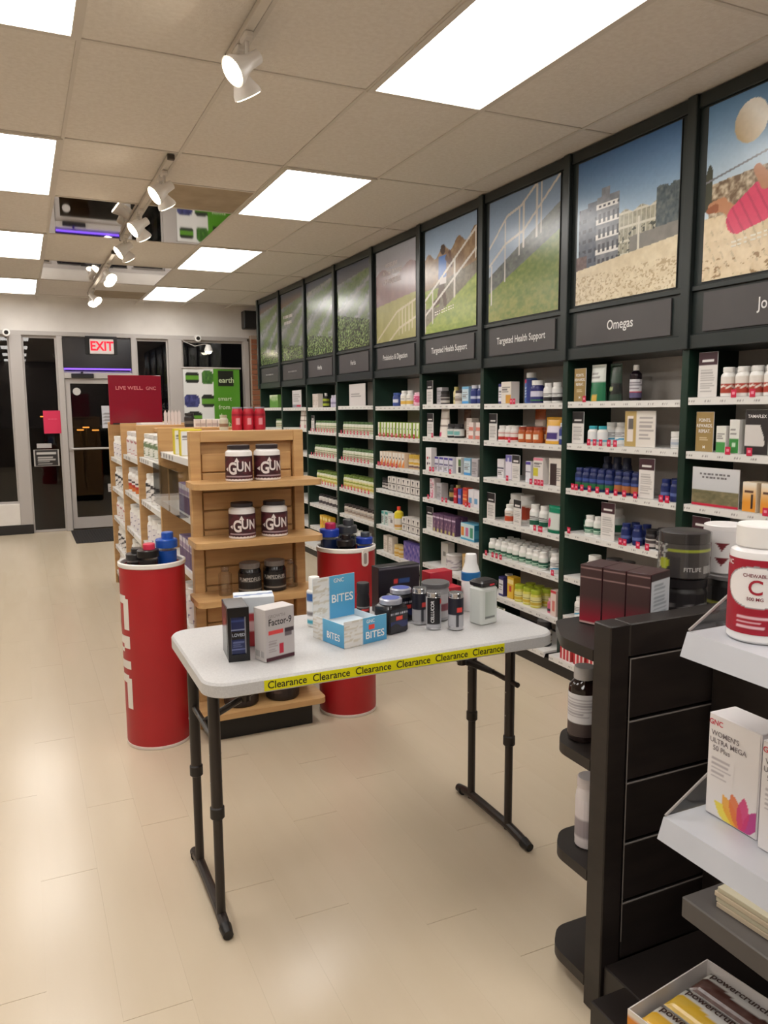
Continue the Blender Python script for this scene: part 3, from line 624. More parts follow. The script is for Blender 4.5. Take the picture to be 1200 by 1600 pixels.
def row(nb, sh, key, t0, t1, n_=1, rows=1, inset=.012, stack=1, jit=.006, dense=False, rdx=None, where=None):
    """n_ items between fractions t0..t1 of the bay (0 = far/left), rows deep, stack high; fronts face the aisle"""
    k = K[key]; y0, y1 = BAYS[nb]; ya, yb = y1 - .03, y0 + .03
    z = (SZ[nb] + [DECK])[sh]; xo = XF + .004 + inset - (.10 if sh == 6 else 0)
    grp = None
    if n_ * rows * stack > 1: grp = '%s on the %s %s shelf' % (k['desc'], SHN[sh].split()[0], SIGN[nb])
    shn = SHN[sh].split()[0]; n_ = max(1, min(n_, int(abs(t1 - t0) * (ya - yb) / (k['w'] * 1.04 + .002))))
    for i in range(n_):
        t = t0 + (t1 - t0) * ((i + .5) / n_)
        for r_ in range(rows):
            for s_ in range(stack):
                lab = '%s, %s%s %s shelf' % (k['desc'], place_words(i, n_, r_, rows, s_, stack), shn, SIGN[nb])
                if len(lab.split()) > 16: print('LONG', lab)
                put(key, (xo + k['d'] / 2 + r_ * (rdx or k['d'] * 1.03 + .0075) + random.uniform(0, jit), ya + (yb - ya) * t + random.uniform(-jit, jit) * .3, z + s_ * (k['h'] + .0005)), R(-90) + random.uniform(-.05, .05), lab, grp)
W_, BK = (234, 232, 228), (24, 22, 26)
# ---- generic kinds
def cardfn(head, body=(222, 218, 214), h0=.78, nl=9):
    return bands(body, (h0, 1, head), (h0 + .07, h0 + .13, (226, 222, 220), .2, .8), lines=(.12, h0 - .08), nl=nl, lc=(178, 174, 171))
card('card_black', 'white information card with black heading', .105, .185, cardfn((32, 28, 30), h0=.64, nl=7))
card('card_maroon', 'white information card with dark maroon heading', .11, .21, cardfn((62, 34, 42), h0=.72))
card('card_plain', 'second white information card with black heading', .095, .17, cardfn((40, 36, 38), h0=.68, nl=7))
gold = lambda u, v: mixc((150, 122, 72), (176, 148, 96), vn(u, v, 3, 5, 2))
card('card_gold', 'gold card lettered POINTS. REWARDS. REPEAT.', .105, .19, lambda u, v: bands((158, 132, 82), lines=(.3, .42), lc=(214, 198, 160), nl=3, ux=(.2, .85))(u, v), text=[('POINTS.', .022, 0, .150, 0, .9), ('REWARDS.', .022, 0, .124, 0, .9), ('REPEAT.', .022, 0, .098, 0, .9), ('M', .02, 0, .022)])
card('card_tama', 'black card lettered TAMAFLEX with white panel', .125, .20, lambda u, v: putc(bands((44, 40, 40))(u, v), (v > .18) & (v < .66) & (u < .72 + .12 * np.sin(v * 6)), (212, 208, 204)), text=[('TAMAFLEX', .020, 0, .170, 0, 1)])
card('card_field', 'wide landscape card with grey sky and farm fields', .27, .185, lambda u, v: np.where((v > .42)[..., None], mixc((186, 190, 194), (214, 214, 216), v), mixc((84, 84, 58), (156, 142, 108), vn(u, v, 12, 14, 3))) * np.where(v < .07, 0, 1)[..., None] + np.where(v < .07, 1, 0)[..., None] * np.array((190, 30, 60.)), text=[], tcol=(120, 118, 120), dash=dashes(-.09, .09, .150, .009, 8) + dashes(-.075, .075, .134, .009, 7))
card('card_phone', 'wide white and gold card picturing a phone', .22, .19, lambda u, v: putc(putc(bands((222, 216, 208), lines=(.2, .9), nl=6, ux=(.48, .95), lc=(170, 164, 160))(u, v), u < .38, (182, 156, 96)), (u > .09) & (u < .29) & (v > .14) & (v < .86), (226, 216, 208)) * np.where(((u > .11) & (u < .27) & (v > .48) & (v < .78)), .45, 1)[..., None])
card('card_wide', 'wide white landscape information card', .36, .20, bands((216, 212, 214), (.0, .16, (150, 150, 160)), (.04, .14, (200, 40, 70), .5, .95), lines=(.35, .85), nl=4, lc=(176, 170, 172)))
card('card_wide2', 'wide white book-like card with one line of print', .42, .21, bands((214, 208, 206), lines=(.42, .62), nl=2, lc=(150, 146, 146)))
card('card_edge', 'large pale grey card at the edge of the picture', .22, .26, bands((196, 192, 194), lines=(.3, .8), nl=5))
bottle('w_red', 'supplement_bottle', 'white bottle with brick red label', 'bottle', .034, .135, W_, W_, lambda u, v: putc(bands((228, 222, 214), (.04, .62, (172, 62, 44)))(u, v), np.abs(v - .42 - .05 * np.sin(u * 40)) < .06, (232, 222, 210)))
bottle('w_red_s', 'supplement_bottle', 'small white bottle with red band', 'bottle', .030, .105, W_, W_, bands((232, 226, 220), (.0, .36, (188, 46, 40)), (.72, .8, (188, 46, 40))))
bottle('w_green', 'supplement_bottle', 'white bottle, dark green label', 'bottle', .031, .115, W_, W_, bands((228, 232, 226), (.05, .5, (22, 92, 68)), (.56, .62, (60, 60, 60)), lines=(.12, .4), lc=(190, 220, 200), nl=3))
bottle('w_green_t', 'supplement_bottle', 'tall white green-labelled bottle', 'bottle', .037, .150, W_, W_, bands((230, 232, 228), (.05, .42, (20, 88, 66)), (.5, .56, (50, 50, 50)), lines=(.6, .85), nl=3))
bottle('w_blue', 'supplement_bottle', 'white bottle with pale blue swoosh', 'bottle', .036, .125, W_, W_, lambda u, v: putc(bands((232, 232, 230), lines=(.45, .85), nl=3)(u, v), np.abs(v - .22 - .05 * np.sin(u * 12)) < .06, (60, 160, 200)))
bottle('w_aqua', 'supplement_bottle', 'white bottle with aqua cap', 'bottle', .030, .105, W_, (60, 170, 186), bands((230, 232, 232), (.1, .25, (90, 180, 200))))
bottle('w_plain_big', 'supplement_bottle', 'large round-shouldered white bottle', 'bottle', .048, .150, W_, W_, bands((224, 230, 224), (.0, .5, (24, 96, 66))), ch=.2)
bottle('blue_g', 'fish_oil_bottle', 'dark blue bottle with green label', 'bottle', .028, .125, (28, 40, 92), (30, 42, 98), bands((30, 44, 96), (.05, .4, (46, 112, 70)), (.55, .75, (60, 82, 150))), cr=.82)
bottle('blue_o', 'fish_oil_bottle', 'dark blue bottle with orange label', 'bottle', .029, .125, (26, 36, 84), (28, 40, 92), bands((30, 42, 92), (.05, .5, (176, 110, 60)), (.6, .75, (70, 88, 150))), cr=.82)
bottle('blue_b', 'fish_oil_bottle', 'plain dark blue bottle', 'bottle', .027, .11, (28, 40, 96), (30, 44, 104), bands((32, 46, 104), (.3, .55, (96, 112, 170))), cr=.82)
bottle('blue_back', 'fish_oil_bottle', 'taller grey-blue bottle', 'bottle', .029, .19, (46, 52, 80), (60, 66, 90), bands((54, 60, 86), (.4, .6, (130, 136, 150))))
bottle('green_s', 'supplement_bottle', 'small dark green bottle', 'bottle', .030, .10, (24, 72, 52), (30, 50, 44), bands((26, 84, 60), (.4, .6, (190, 210, 196))))
bottle('syrup', 'syrup_bottle', 'dark brown syrup bottle with white cap', 'bottle', .032, .19, (30, 20, 28), W_, bands((206, 204, 208), (.0, .25, (90, 84, 120)), (.3, .36, (176, 40, 60)), lines=(.45, .9), nl=4, lc=(110, 100, 110)), cr=.5, ch=.14, lz=(.08, .6), rough=.15)
bottle('jar_small', 'cream_jar', 'small white jar with pale label', 'jar', .042, .085, W_, W_, bands((206, 206, 206), (.3, .6, (168, 176, 190))), cr=1.02, ch=.3)
bottle('tall_blue', 'powder_bottle', 'tall blue bottle with pink band', 'bottle', .042, .20, (70, 106, 170), W_, lambda u, v: putc(bands((84, 118, 182), (.84, 1, (214, 60, 104)), lines=(.2, .7), lc=(200, 214, 236), nl=4)(u, v), (u > .5), (44, 58, 128)), lz=(.03, .84), shoulder=.92)
bottle('navy_jar', 'supplement_jar', 'navy jar with white lid and green base', 'jar', .046, .145, (40, 40, 100), W_, bands((44, 44, 108), (.0, .12, (60, 130, 70)), (.35, .75, (210, 206, 224))), cr=.85, ch=.2)
bottle('w_black', 'supplement_bottle', 'white bottle with black base', 'bottle', .032, .125, W_, W_, bands((230, 228, 226), (.0, .32, (40, 36, 40)), (.62, .68, (60, 56, 60)), lines=(.38, .58), nl=2))
bottle('orange_b', 'supplement_bottle', 'orange-brown bottle with cream label', 'bottle', .034, .10, (176, 84, 36), (150, 60, 34), bands((188, 94, 40), (.25, .8, (232, 214, 190), .35, .65)), cr=.9)
bottle('orange_big', 'supplement_tub', 'large white and orange-red bottle', 'tub', .055, .185, W_, W_, lambda u, v: putc(bands((226, 218, 208))(u, v), np.abs(v - .45) < .34 - .1 * np.sin(u * 9), (178, 66, 40)), ch=.17, cr=.85)
bottle('orange_sm', 'supplement_bottle', 'short white and orange-red bottle', 'bottle', .040, .125, W_, W_, bands((228, 220, 210), (.05, .5, (184, 70, 40)), lines=(.6, .85), nl=2))
bottle('lime', 'supplement_bottle', 'lime-lidded yellow bottle', 'bottle', .038, .115, (214, 206, 90), (170, 186, 50), bands((222, 216, 150), (.08, .4, (206, 176, 60)), (.55, .62, (110, 110, 40))), cr=.92, ch=.22)
bottle('redcap', 'supplement_bottle', 'white bottle with red label panel', 'bottle', .036, .13, W_, W_, bands((228, 222, 222), (.2, .7, (190, 34, 50), .3, .7)))
bottle('pinkjar', 'supplement_bottle', 'small dark pink bottle', 'bottle', .028, .095, (206, 120, 140), (226, 180, 190), bands((198, 96, 124), (.1, .4, (60, 40, 50))))
bottle('black_tub', 'powder_tub', 'black and white mottled tub', 'tub', .048, .16, (34, 32, 34), (44, 42, 44), lambda u, v: mixc((36, 34, 34), (206, 204, 190), (vn(u, v, 16, 10, 3) > .52) * 1.), cr=.95, ch=.14)
bottle('herb', 'herb_bottle', 'white herb bottle with green cap', 'bottle', .030, .115, (222, 224, 210), (86, 116, 72), bands((222, 220, 200), (.66, .80, (120, 146, 92)), (.2, .5, (196, 186, 150)), (.0, .1, (120, 140, 90)), lines=(.24, .48), nl=3), cr=.86, ch=.17)
bottle('herb_y', 'herb_bottle', 'yellow-labelled white herb bottle', 'bottle', .032, .13, (222, 222, 200), (110, 132, 60), bands((222, 216, 160), (.6, .8, (150, 166, 60)), (.1, .35, (206, 186, 90))), cr=.86)
bottle('cream_jar', 'herb_jar', 'cream jar with dark lid', 'jar', .036, .10, (214, 206, 196), (64, 54, 52), bands((210, 200, 188), (.2, .6, (150, 132, 120)), lines=(.65, .9), nl=2), cr=.95, ch=.2)
bottle('w_dark', 'supplement_bottle', 'white bottle with black cap', 'bottle', .034, .12, (206, 200, 196), (40, 36, 38), bands((206, 200, 196), (.15, .6, (70, 62, 66))))
bottle('dark_jar', 'supplement_jar', 'dark jar with white label', 'jar', .036, .10, (42, 36, 38), (30, 28, 30), bands((200, 194, 188), (.35, .65, (80, 72, 72)), (.8, 1, (46, 40, 42))), cr=.96, ch=.2)
bottle('yellow_sq', 'squeeze_bottle', 'yellow topped bottle with red cap', 'bottle', .040, .20, (226, 206, 60), (214, 60, 40), bands((222, 216, 206), (.75, 1, (228, 206, 40)), (.1, .25, (206, 150, 70))), cr=.42, ch=.14, lz=(.04, .66))
bottle('blue_jar', 'supplement_jar', 'blue jar with white label', 'jar', .042, .115, (52, 74, 140), (60, 84, 150), bands((60, 80, 146), (.3, .7, (214, 214, 226), .3, .7)), cr=.9)
bottle('w_yel', 'supplement_bottle', 'white bottle with yellow-orange label', 'bottle', .036, .13, W_, W_, bands((232, 228, 220), (.05, .4, (222, 178, 80)), lines=(.5, .8), nl=3))
bottle('pinkpack', 'cotton_pack', 'pink and white round pack', 'pack', .055, .11, (232, 170, 190), (240, 200, 212), lambda u, v: mixc((236, 196, 208), (214, 84, 130), (vn(u, v, 10, 6, 3) > .5) * 1.), cr=.9, ch=.1)
bottle('gold_jar', 'honey_jar', 'gold jar with cream label', 'jar', .040, .10, (206, 164, 70), (214, 190, 130), bands((224, 204, 160), (.2, .6, (206, 160, 70))), cr=.96, ch=.22)
bottle('beige_jar', 'supplement_jar', 'beige and yellow jar', 'jar', .040, .12, (214, 190, 150), (206, 170, 70), bands((220, 206, 176), (.0, .3, (120, 90, 90)), (.5, .8, (214, 170, 60))), cr=.96, ch=.26)
bottle('teal_jar', 'supplement_jar', 'black and teal jar', 'jar', .040, .105, (36, 34, 36), (50, 48, 50), bands((214, 214, 210), (.2, .7, (120, 180, 176), .4, .7), (.0, .1, (40, 40, 40))), cr=.9, ch=.2)
bottle('navy_b', 'supplement_bottle', 'navy bottle with white cap', 'bottle', .033, .13, (40, 52, 116), (200, 202, 212), bands((44, 58, 126), (.3, .55, (190, 196, 216))))
bottle('black_b', 'supplement_bottle', 'black bottle with gold label', 'bottle', .030, .125, (32, 28, 28), (40, 36, 34), bands((40, 34, 32), (.3, .75, (176, 146, 84))))
bottle('yellow_b', 'supplement_bottle', 'pale yellow slim bottle', 'bottle', .024, .13, (220, 206, 140), (190, 176, 110), bands((224, 214, 166), (.2, .5, (150, 140, 90))))
bottle('oil_black', 'oil_bottle', 'black dropper bottle with yellow-green label', 'bottle', .036, .15, (24, 22, 22), (210, 206, 200), bands((168, 180, 50), (.4, .7, (60, 64, 30)), (.0, .1, (30, 30, 26))), cr=.45, ch=.2, lz=(.05, .6))
bottle('lilac', 'supplement_bottle', 'pale lilac bottle', 'bottle', .032, .125, (196, 190, 208), (206, 200, 212), bands((200, 194, 212), (.3, .6, (150, 140, 170))))
pouch('pouch_green', 'stand_up_pouch', 'white and green stand-up pouch', 'pouch', .125, .205, .07, lambda u, v: putc(bands((212, 216, 210), (.0, .5, (28, 110, 72)), lines=(.62, .8), nl=2)(u, v), (v < .16) & (np.abs(u - .5) < .2), (206, 170, 70)))
pouch('pouch_dark', 'stand_up_pouch', 'dark green stand-up pouch', 'pouch', .10, .205, .06, bands((44, 62, 50), (.2, .45, (24, 30, 26)), (.3, .36, (150, 160, 110), .2, .5)))
pouch('pouch_orange', 'stand_up_pouch', 'white and orange stand-up pouch', 'pouch', .125, .215, .06, bands((222, 206, 190), (.66, 1, (196, 102, 54)), lines=(.25, .5), nl=3))
pouch('pouch_yellow', 'stand_up_pouch', 'golden yellow pouch with lilac panel', 'pouch', .15, .165, .07, bands((216, 164, 62), (.12, .66, (222, 214, 228), .18, .95), (.2, .42, (66, 48, 116), .2, .9)))
pouch('pouch_white', 'stand_up_pouch', 'white rounded stand-up pouch with grey bands', 'pouch', .135, .22, .08, bands((224, 216, 208), (.62, .68, (150, 132, 120)), (.36, .42, (120, 104, 98)), (.02, .16, (206, 80, 120), .1, .5)))
pouch('pouch_brown', 'stand_up_pouch', 'brown and cream stand-up pouch', 'pouch', .11, .215, .05, bands((110, 80, 66), (.3, .6, (206, 194, 180), .3, .9)))
pouch('pouch_teal', 'stand_up_pouch', 'teal and white pouch with pink flower', 'pouch', .13, .17, .06, lambda u, v: putc(bands((210, 216, 210), (.72, 1, (28, 128, 96)), (0, .14, (28, 110, 80)))(u, v), np.hypot(u - .25, v - .35) < .16, (206, 60, 110)))
pouch('pouch_grey', 'stand_up_pouch', 'grey and cream pouch', 'pouch', .13, .15, .06, lambda u, v: mixc((206, 204, 186), (96, 104, 84), (vn(u, v, 6, 6, 5) > .55) * 1.))
carton('tube_green', 'cream_tube_box', 'white box with bright green base', 'box', .055, .04, .155, W_, bands((224, 224, 218), (.0, .42, (58, 140, 66)), (.2, .3, (200, 226, 200), .3, .7), lines=(.55, .8), nl=2))
carton('tube_green_s', 'cream_tube_box', 'shorter white box with green base', 'box', .055, .04, .125, W_, bands((222, 222, 212), (.0, .38, (70, 150, 74)), lines=(.5, .8), nl=3))
bottle('green_jar', 'supplement_jar', 'black and lime green jar', 'jar', .045, .125, (30, 34, 26), (34, 38, 30), bands((60, 120, 44), (.3, .6, (24, 28, 20)), (.0, .1, (120, 180, 60))), cr=.96, ch=.2)
carton('orange_box', 'supplement_box', 'orange and cream box picturing a dancer', 'box', .075, .04, .135, (224, 206, 180), lambda u, v: putc(putc(mixc((226, 150, 50), (236, 226, 210), v * 1.6 - .5), (v > .66) & (v < .74) & (u > .15) & (u < .8), (90, 60, 50)), (np.abs(u - .72) < .06) & (v < .6) & (v > .1), (50, 36, 40)))
carton('navy_box', 'supplement_box', 'white box with navy top and base', 'box', .06, .05, .135, (48, 44, 96), bands((222, 220, 226), (.86, 1, (52, 48, 106)), (0, .1, (52, 48, 106)), lines=(.3, .7), nl=3))
carton('w_orange_box', 'supplement_box', 'cream box with amber corner', 'box', .11, .07, .145, (222, 214, 204), bands((222, 214, 204), (.0, .4, (206, 150, 60), .5, 1), lines=(.5, .85), nl=3))
carton('w_box', 'supplement_box', 'plain white box with faint print', 'box', .085, .06, .13, (226, 222, 222), bands((226, 222, 224), (.5, .56, (70, 66, 90)), lines=(.15, .45), nl=3))
carton('purple_box', 'supplement_box', 'tall white and violet box', 'box', .075, .06, .165, (206, 200, 216), bands((222, 216, 226), (.72, 1, (110, 104, 168)), (.74, .9, (200, 198, 220), .3, .6)), bands((140, 132, 180), (.0, .6, (190, 184, 206))))
carton('wb_box', 'supplement_box', 'white box with violet top band', 'box', .055, .05, .135, (218, 216, 222), bands((222, 220, 226), (.86, 1, (82, 66, 150)), (.5, .54, (70, 66, 90))))
carton('wy_box', 'supplement_box', 'white box with yellow patch and pink band', 'box', .11, .06, .165, (224, 218, 214), bands((226, 220, 216), (.90, 1, (220, 130, 150)), (.28, .6, (206, 196, 60), .0, .5), lines=(.66, .85), nl=3))
carton('brown_box', 'supplement_box', 'white and dark brown box', 'box', .12, .06, .17, (206, 198, 190), bands((220, 212, 204), (.0, .8, (58, 42, 42), .1, .62), lines=(.2, .7), nl=6, ux=(.66, .96)))
carton('dots_box', 'supplement_box', 'tall white box with red and black dots', 'box', .09, .05, .18, (230, 226, 226), lambda u, v: putc(putc(putc(bands((232, 228, 228))(u, v), (np.hypot((u - .35), (v - .55) * 2) < .13), (190, 30, 60)), (np.hypot((u - .7), (v - .55) * 2) < .1), (90, 96, 96)), (np.hypot((u - .35), (v - .3) * 2) < .13) | (np.hypot((u - .7), (v - .3) * 2) < .1), (60, 40, 50)))
carton('lil_box', 'supplement_box', 'white box with violet stripe', 'box', .06, .05, .115, (214, 212, 222), bands((218, 216, 226), (.84, 1, (72, 62, 150)), (.45, .55, (110, 104, 140)), lines=(.1, .4), nl=3))
carton('bg_box', 'supplement_box', 'white, green and black box', 'box', .08, .05, .125, (214, 212, 210), bands((222, 220, 216), (.5, .9, (80, 110, 60), .5, 1), (.05, .45, (36, 34, 38), .5, 1)))
carton('lb_box', 'supplement_box', 'pale blue box', 'box', .09, .06, .125, (150, 190, 214), bands((196, 214, 222), (.86, 1, (110, 170, 206)), (.0, .14, (70, 150, 210)), lines=(.3, .75), nl=4))
carton('grey_box', 'supplement_box', 'grey box with small print', 'box', .085, .06, .13, (176, 172, 174), bands((180, 176, 180), lines=(.15, .85), nl=7, lc=(130, 126, 130)))
carton('pink_box', 'supplement_box', 'white box with pink floral print', 'box', .075, .06, .16, (222, 212, 212), lambda u, v: putc(bands((224, 214, 216), lines=(.5, .8), nl=3)(u, v), (vn(u, v, 6, 8, 4) > .62), (206, 90, 126)))
carton('redwhite_s', 'supplement_box', 'small white and salmon box', 'box', .06, .05, .06, (228, 212, 206), bands((230, 216, 210), (.0, .45, (214, 130, 116))))
carton('red_box', 'supplement_box', 'slim red box', 'box', .045, .05, .115, (186, 40, 52), bands((190, 40, 54), (.4, .5, (226, 170, 170)), (.7, .9, (150, 24, 40))))
carton('blue_box', 'supplement_box', 'slim blue box', 'box', .045, .05, .115, (74, 84, 160), bands((78, 90, 168), (.4, .6, (190, 150, 190))))
carton('orr_box', 'supplement_box', 'orange-red striped box', 'box', .065, .05, .13, (206, 74, 50), bands((214, 84, 54), (.3, .4, (240, 190, 120)), (.55, .62, (240, 190, 120)), (.84, 1, (176, 36, 44))))
carton('wpink_box', 'supplement_box', 'white box with blue panel', 'box', .075, .05, .125, (226, 222, 226), bands((228, 224, 228), (.2, .5, (110, 160, 200), .1, .7)))
carton('plum_box', 'supplement_box', 'plum box with pale stripe', 'box', .055, .05, .145, (96, 66, 96), lambda u, v: putc(putc(bands((104, 74, 104), (.78, .86, (206, 186, 206)))(u, v), (vn(u, v, 5, 7, 6) > .6) & (v < .6), (160, 124, 140)), (v < .2) & (np.abs(u - .5) < .25), (196, 190, 120)))
carton('multi_box', 'sachet_box', 'wide pale blue box with coloured panels', 'box', .20, .10, .125, (90, 160, 190), bands((196, 220, 226), (.25, .75, (222, 140, 50), .04, .26), (.25, .75, (196, 110, 150), .36, .58), (.2, .8, (60, 140, 110), .68, .92), (0, .1, (70, 160, 196))), bands((40, 116, 150), (.2, .7, (70, 150, 176))))
carton('green_box', 'probiotic_box', 'slim white and lime green box', 'box', .055, .05, .125, (150, 176, 62), lambda u, v: putc(putc(bands((232, 232, 216), (.0, .1, (190, 120, 90)))(u, v), u > .55 + .25 * v, (150, 182, 60)), (v > .5) & (v < .62) & (u > .3) & (u < .6), (50, 60, 40)))
carton('orange_sl', 'probiotic_box', 'slim white and orange box', 'box', .055, .05, .125, (224, 200, 176), lambda u, v: putc(putc(bands((232, 224, 212))(u, v), v < .1 + .5 * u, (224, 140, 70)), (v > .55) & (v < .68) & (u > .3) & (u < .7), (60, 50, 46)))
carton('bw_box', 'supplement_box', 'small white emblem box', 'box', .075, .05, .062, (216, 210, 204), lambda u, v: putc(bands((220, 214, 208), (0, .1, (60, 54, 54)))(u, v), (np.abs(u - .5) < .3 * (v - .2)) & (v < .85), (40, 34, 36)))
carton('teal_box', 'supplement_box', 'pale box with teal top', 'box', .06, .05, .125, (190, 210, 204), bands((206, 216, 210), (.8, 1, (70, 160, 150)), lines=(.2, .7), nl=4))
carton('white_carton', 'supplement_box', 'white carton with grey lettering', 'box', .12, .07, .115, (222, 218, 214), bands((224, 220, 216), (.3, .6, (130, 124, 124), .4, .8), lines=(.66, .85), nl=2))
carton('cream_box', 'supplement_box', 'cream tall box', 'box', .08, .06, .15, (222, 212, 202), bands((224, 214, 206), lines=(.2, .8), nl=5, lc=(196, 180, 170)))
carton('violet_box', 'supplement_box', 'violet blue box', 'box', .08, .06, .16, (90, 76, 160), lambda u, v: mixc((72, 62, 150), (176, 150, 190), (vn(u, v, 5, 6, 8) - .35) * 2))
carton('yellow_box', 'herb_box', 'yellow box with red print', 'box', .075, .06, .15, (220, 176, 50), bands((226, 184, 56), (.3, .6, (190, 70, 50), .3, .7), (.7, .9, (240, 220, 150))))
carton('frame_gold', 'display_frame', 'gold framed picture card', 'frame', .10, .03, .17, (196, 160, 96), lambda u, v: putc(fillc(u, (196, 160, 100)), (np.abs(u - .5) < .32) & (np.abs(v - .5) < .4), (206, 186, 150)) * np.where((np.hypot(u - .5, (v - .66) * 1.5) < .2) | (np.hypot(u - .5, (v - .3) * 1.5) < .2), .75, 1)[..., None])
carton('green_carton', 'supplement_box', 'wide green and white box', 'box', .33, .1, .16, (110, 160, 76), lambda u, v: mixc((96, 150, 60), (214, 222, 196), np.clip(v * 2 - .9 + (vn(u, v, 6, 5, 3) - .5), 0, 1)))
carton('redwhite_box', 'supplement_box', 'red and white patterned box', 'box', .10, .06, .14, (196, 70, 70), lambda u, v: mixc((190, 46, 56), (232, 220, 216), (((u * 3) % 1) > .55) * 1.))
carton('tall_red_w', 'supplement_box', 'tall pale box with red top', 'box', .06, .05, .165, (222, 200, 192), bands((226, 206, 198), (.9, 1, (196, 50, 60)), (.2, .6, (214, 120, 110), .3, .8)))
bottle('bowl_white', 'white_basin', 'white mixing basin with printed side', 'basin', .066, .12, (222, 216, 214), (230, 226, 224), lambda u, v: mixc((222, 216, 216), (170, 160, 170), (vn(u, v, 16, 6, 3) > .6) * 1.), cr=1.0, ch=.08)
carton('basin_box', 'supplement_box', 'tall white box behind the basin', 'box', .12, .06, .18, (222, 218, 212), bands((224, 220, 214), (.4, .6, (150, 146, 140), .3, .7)))
# ---- what stands where on the wall
row(9, 0, 'card_maroon', .03, .17, 1, inset=.01); row(9, 0, 'w_red', .17, .99, 10, 2)
row(9, 1, 'card_gold', .03, .16, 1); row(9, 1, 'tube_green_s', .17, .25, 1); row(9, 1, 'tube_green', .26, .34, 1); row(9, 1, 'card_tama', .35, .52, 1); row(9, 1, 'green_jar', .53, .99, 4)
row(9, 2, 'card_field', .02, .35, 1); row(9, 2, 'orange_box', .36, .70, 4, 2); row(9, 2, 'card_edge', .72, .98, 1, inset=.0)
row(9, 3, 'card_maroon', .03, .17, 1); row(9, 3, 'w_plain_big', .26, .60, 3); row(9, 4, 'w_green', .05, .4, 4)
row(8, 0, 'card_gold', .02, .15, 1); row(8, 0, 'pouch_green', .16, .31, 1); row(8, 0, 'pouch_dark', .31, .43, 1, inset=.04); row(8, 0, 'syrup', .48, .58, 1, inset=.05)
row(8, 1, 'card_black', .01, .14, 1); row(8, 1, 'w_aqua', .16, .34, 2, inset=.01); row(8, 1, 'w_blue', .23, .50, 3, 2, inset=.085); row(8, 1, 'card_phone', .52, .80, 1); row(8, 1, 'jar_small', .84, .96, 1, inset=.05)
row(8, 2, 'blue_g', .04, .42, 6, 2, inset=.01); row(8, 2, 'blue_back', .12, .40, 4, 1, inset=.15); row(8, 2, 'blue_o', .43, .66, 3, 2, inset=.01); row(8, 2, 'card_maroon', .67, .82, 1, inset=0); row(8, 2, 'blue_b', .83, .99, 3, 2)
row(8, 3, 'green_s', .02, .14, 2, 1, inset=.08); row(8, 3, 'w_green', .14, .31, 2, inset=.02); row(8, 3, 'w_plain_big', .16, .30, 1, inset=.16); row(8, 3, 'card_maroon', .33, .47, 1); row(8, 3, 'blue_b', .5, .7, 4, 2); row(8, 3, 'dark_jar', .72, .99, 4, 2)
row(8, 4, 'w_plain_big', .12, .34, 2); row(8, 4, 'black_tub', .36, .6, 2); row(8, 5, 'w_blue', .05, .4, 4, 2); row(8, 6, 'redwhite_box', .08, .5, 4)
row(7, 0, 'navy_box', .11, .19, 1, inset=.04); row(7, 0, 'w_orange_box', .18, .33, 1, inset=.02); row(7, 0, 'tall_blue', .36, .50, 1, inset=.08); row(7, 0, 'navy_jar', .49, .64, 1, inset=.04); row(7, 0, 'w_black', .66, .86, 2, inset=.05)
row(7, 1, 'card_black', .02, .15, 1); row(7, 1, 'w_red_s', .15, .40, 4, 2, inset=.01); row(7, 1, 'pouch_orange', .36, .53, 1, inset=.16); row(7, 1, 'orange_b', .42, .70, 4, 2, inset=.01); row(7, 1, 'pouch_yellow', .72, .92, 1, inset=.02); row(7, 1, 'navy_b', .92, .99, 1)
row(7, 2, 'w_box', .07, .22, 1, inset=.05); row(7, 2, 'purple_box', .22, .36, 1, inset=.03); row(7, 2, 'card_plain', .37, .50, 1, inset=.0); row(7, 2, 'wb_box', .51, .60, 1, inset=.03); row(7, 2, 'wy_box', .60, .76, 1, inset=.03); row(7, 2, 'brown_box', .78, .98, 1, inset=.03)
row(7, 3, 'card_black', .01, .13, 1); row(7, 3, 'orange_big', .14, .44, 2, inset=.095); row(7, 3, 'orange_sm', .25, .39, 1, inset=.0, jit=0); row(7, 3, 'card_plain', .40, .53, 1, inset=0); row(7, 3, 'w_green_t', .54, .78, 2, inset=.03); row(7, 3, 'pouch_teal', .79, .97, 1, inset=.01)
row(7, 4, 'w_green', .03, .80, 11, 3, inset=.008); row(7, 4, 'w_blue', .81, .98, 2, 2)
row(7, 5, 'redcap', .08, .20, 1, inset=.10); row(7, 5, 'navy_box', .18, .27, 1, inset=.02); row(7, 5, 'yellow_box', .27, .40, 1, inset=.03); row(7, 5, 'lime', .38, .70, 4, 2, inset=.02); row(7, 5, 'pinkjar', .80, .88, 1, inset=.03); row(7, 5, 'tall_red_w', .88, .97, 1, inset=.01)
row(7, 6, 'pouch_grey', .05, .45, 2); row(7, 6, 'w_dark', .5, .75, 3); row(7, 6, 'black_tub', .75, .98, 2, inset=.04)
row(6, 0, 'card_black', .01, .14, 1); row(6, 0, 'grey_box', .14, .25, 1, inset=.05); row(6, 0, 'dark_jar', .25, .36, 1); row(6, 0, 'yellow_b', .36, .44, 1, inset=.08); row(6, 0, 'cream_jar', .45, .62, 2, inset=.03); row(6, 0, 'lb_box', .62, .76, 1, inset=.03); row(6, 0, 'navy_b', .77, .99, 3, 2)
row(6, 1, 'card_black', .03, .16, 1); row(6, 1, 'pouch_white', .17, .38, 1, inset=.03); row(6, 1, 'pouch_brown', .38, .56, 1, inset=.14); row(6, 1, 'teal_jar', .36, .60, 2, inset=.02); row(6, 1, 'cream_box', .61, .72, 1, inset=.08); row(6, 1, 'redwhite_s', .77, .99, 3, 2, stack=2)
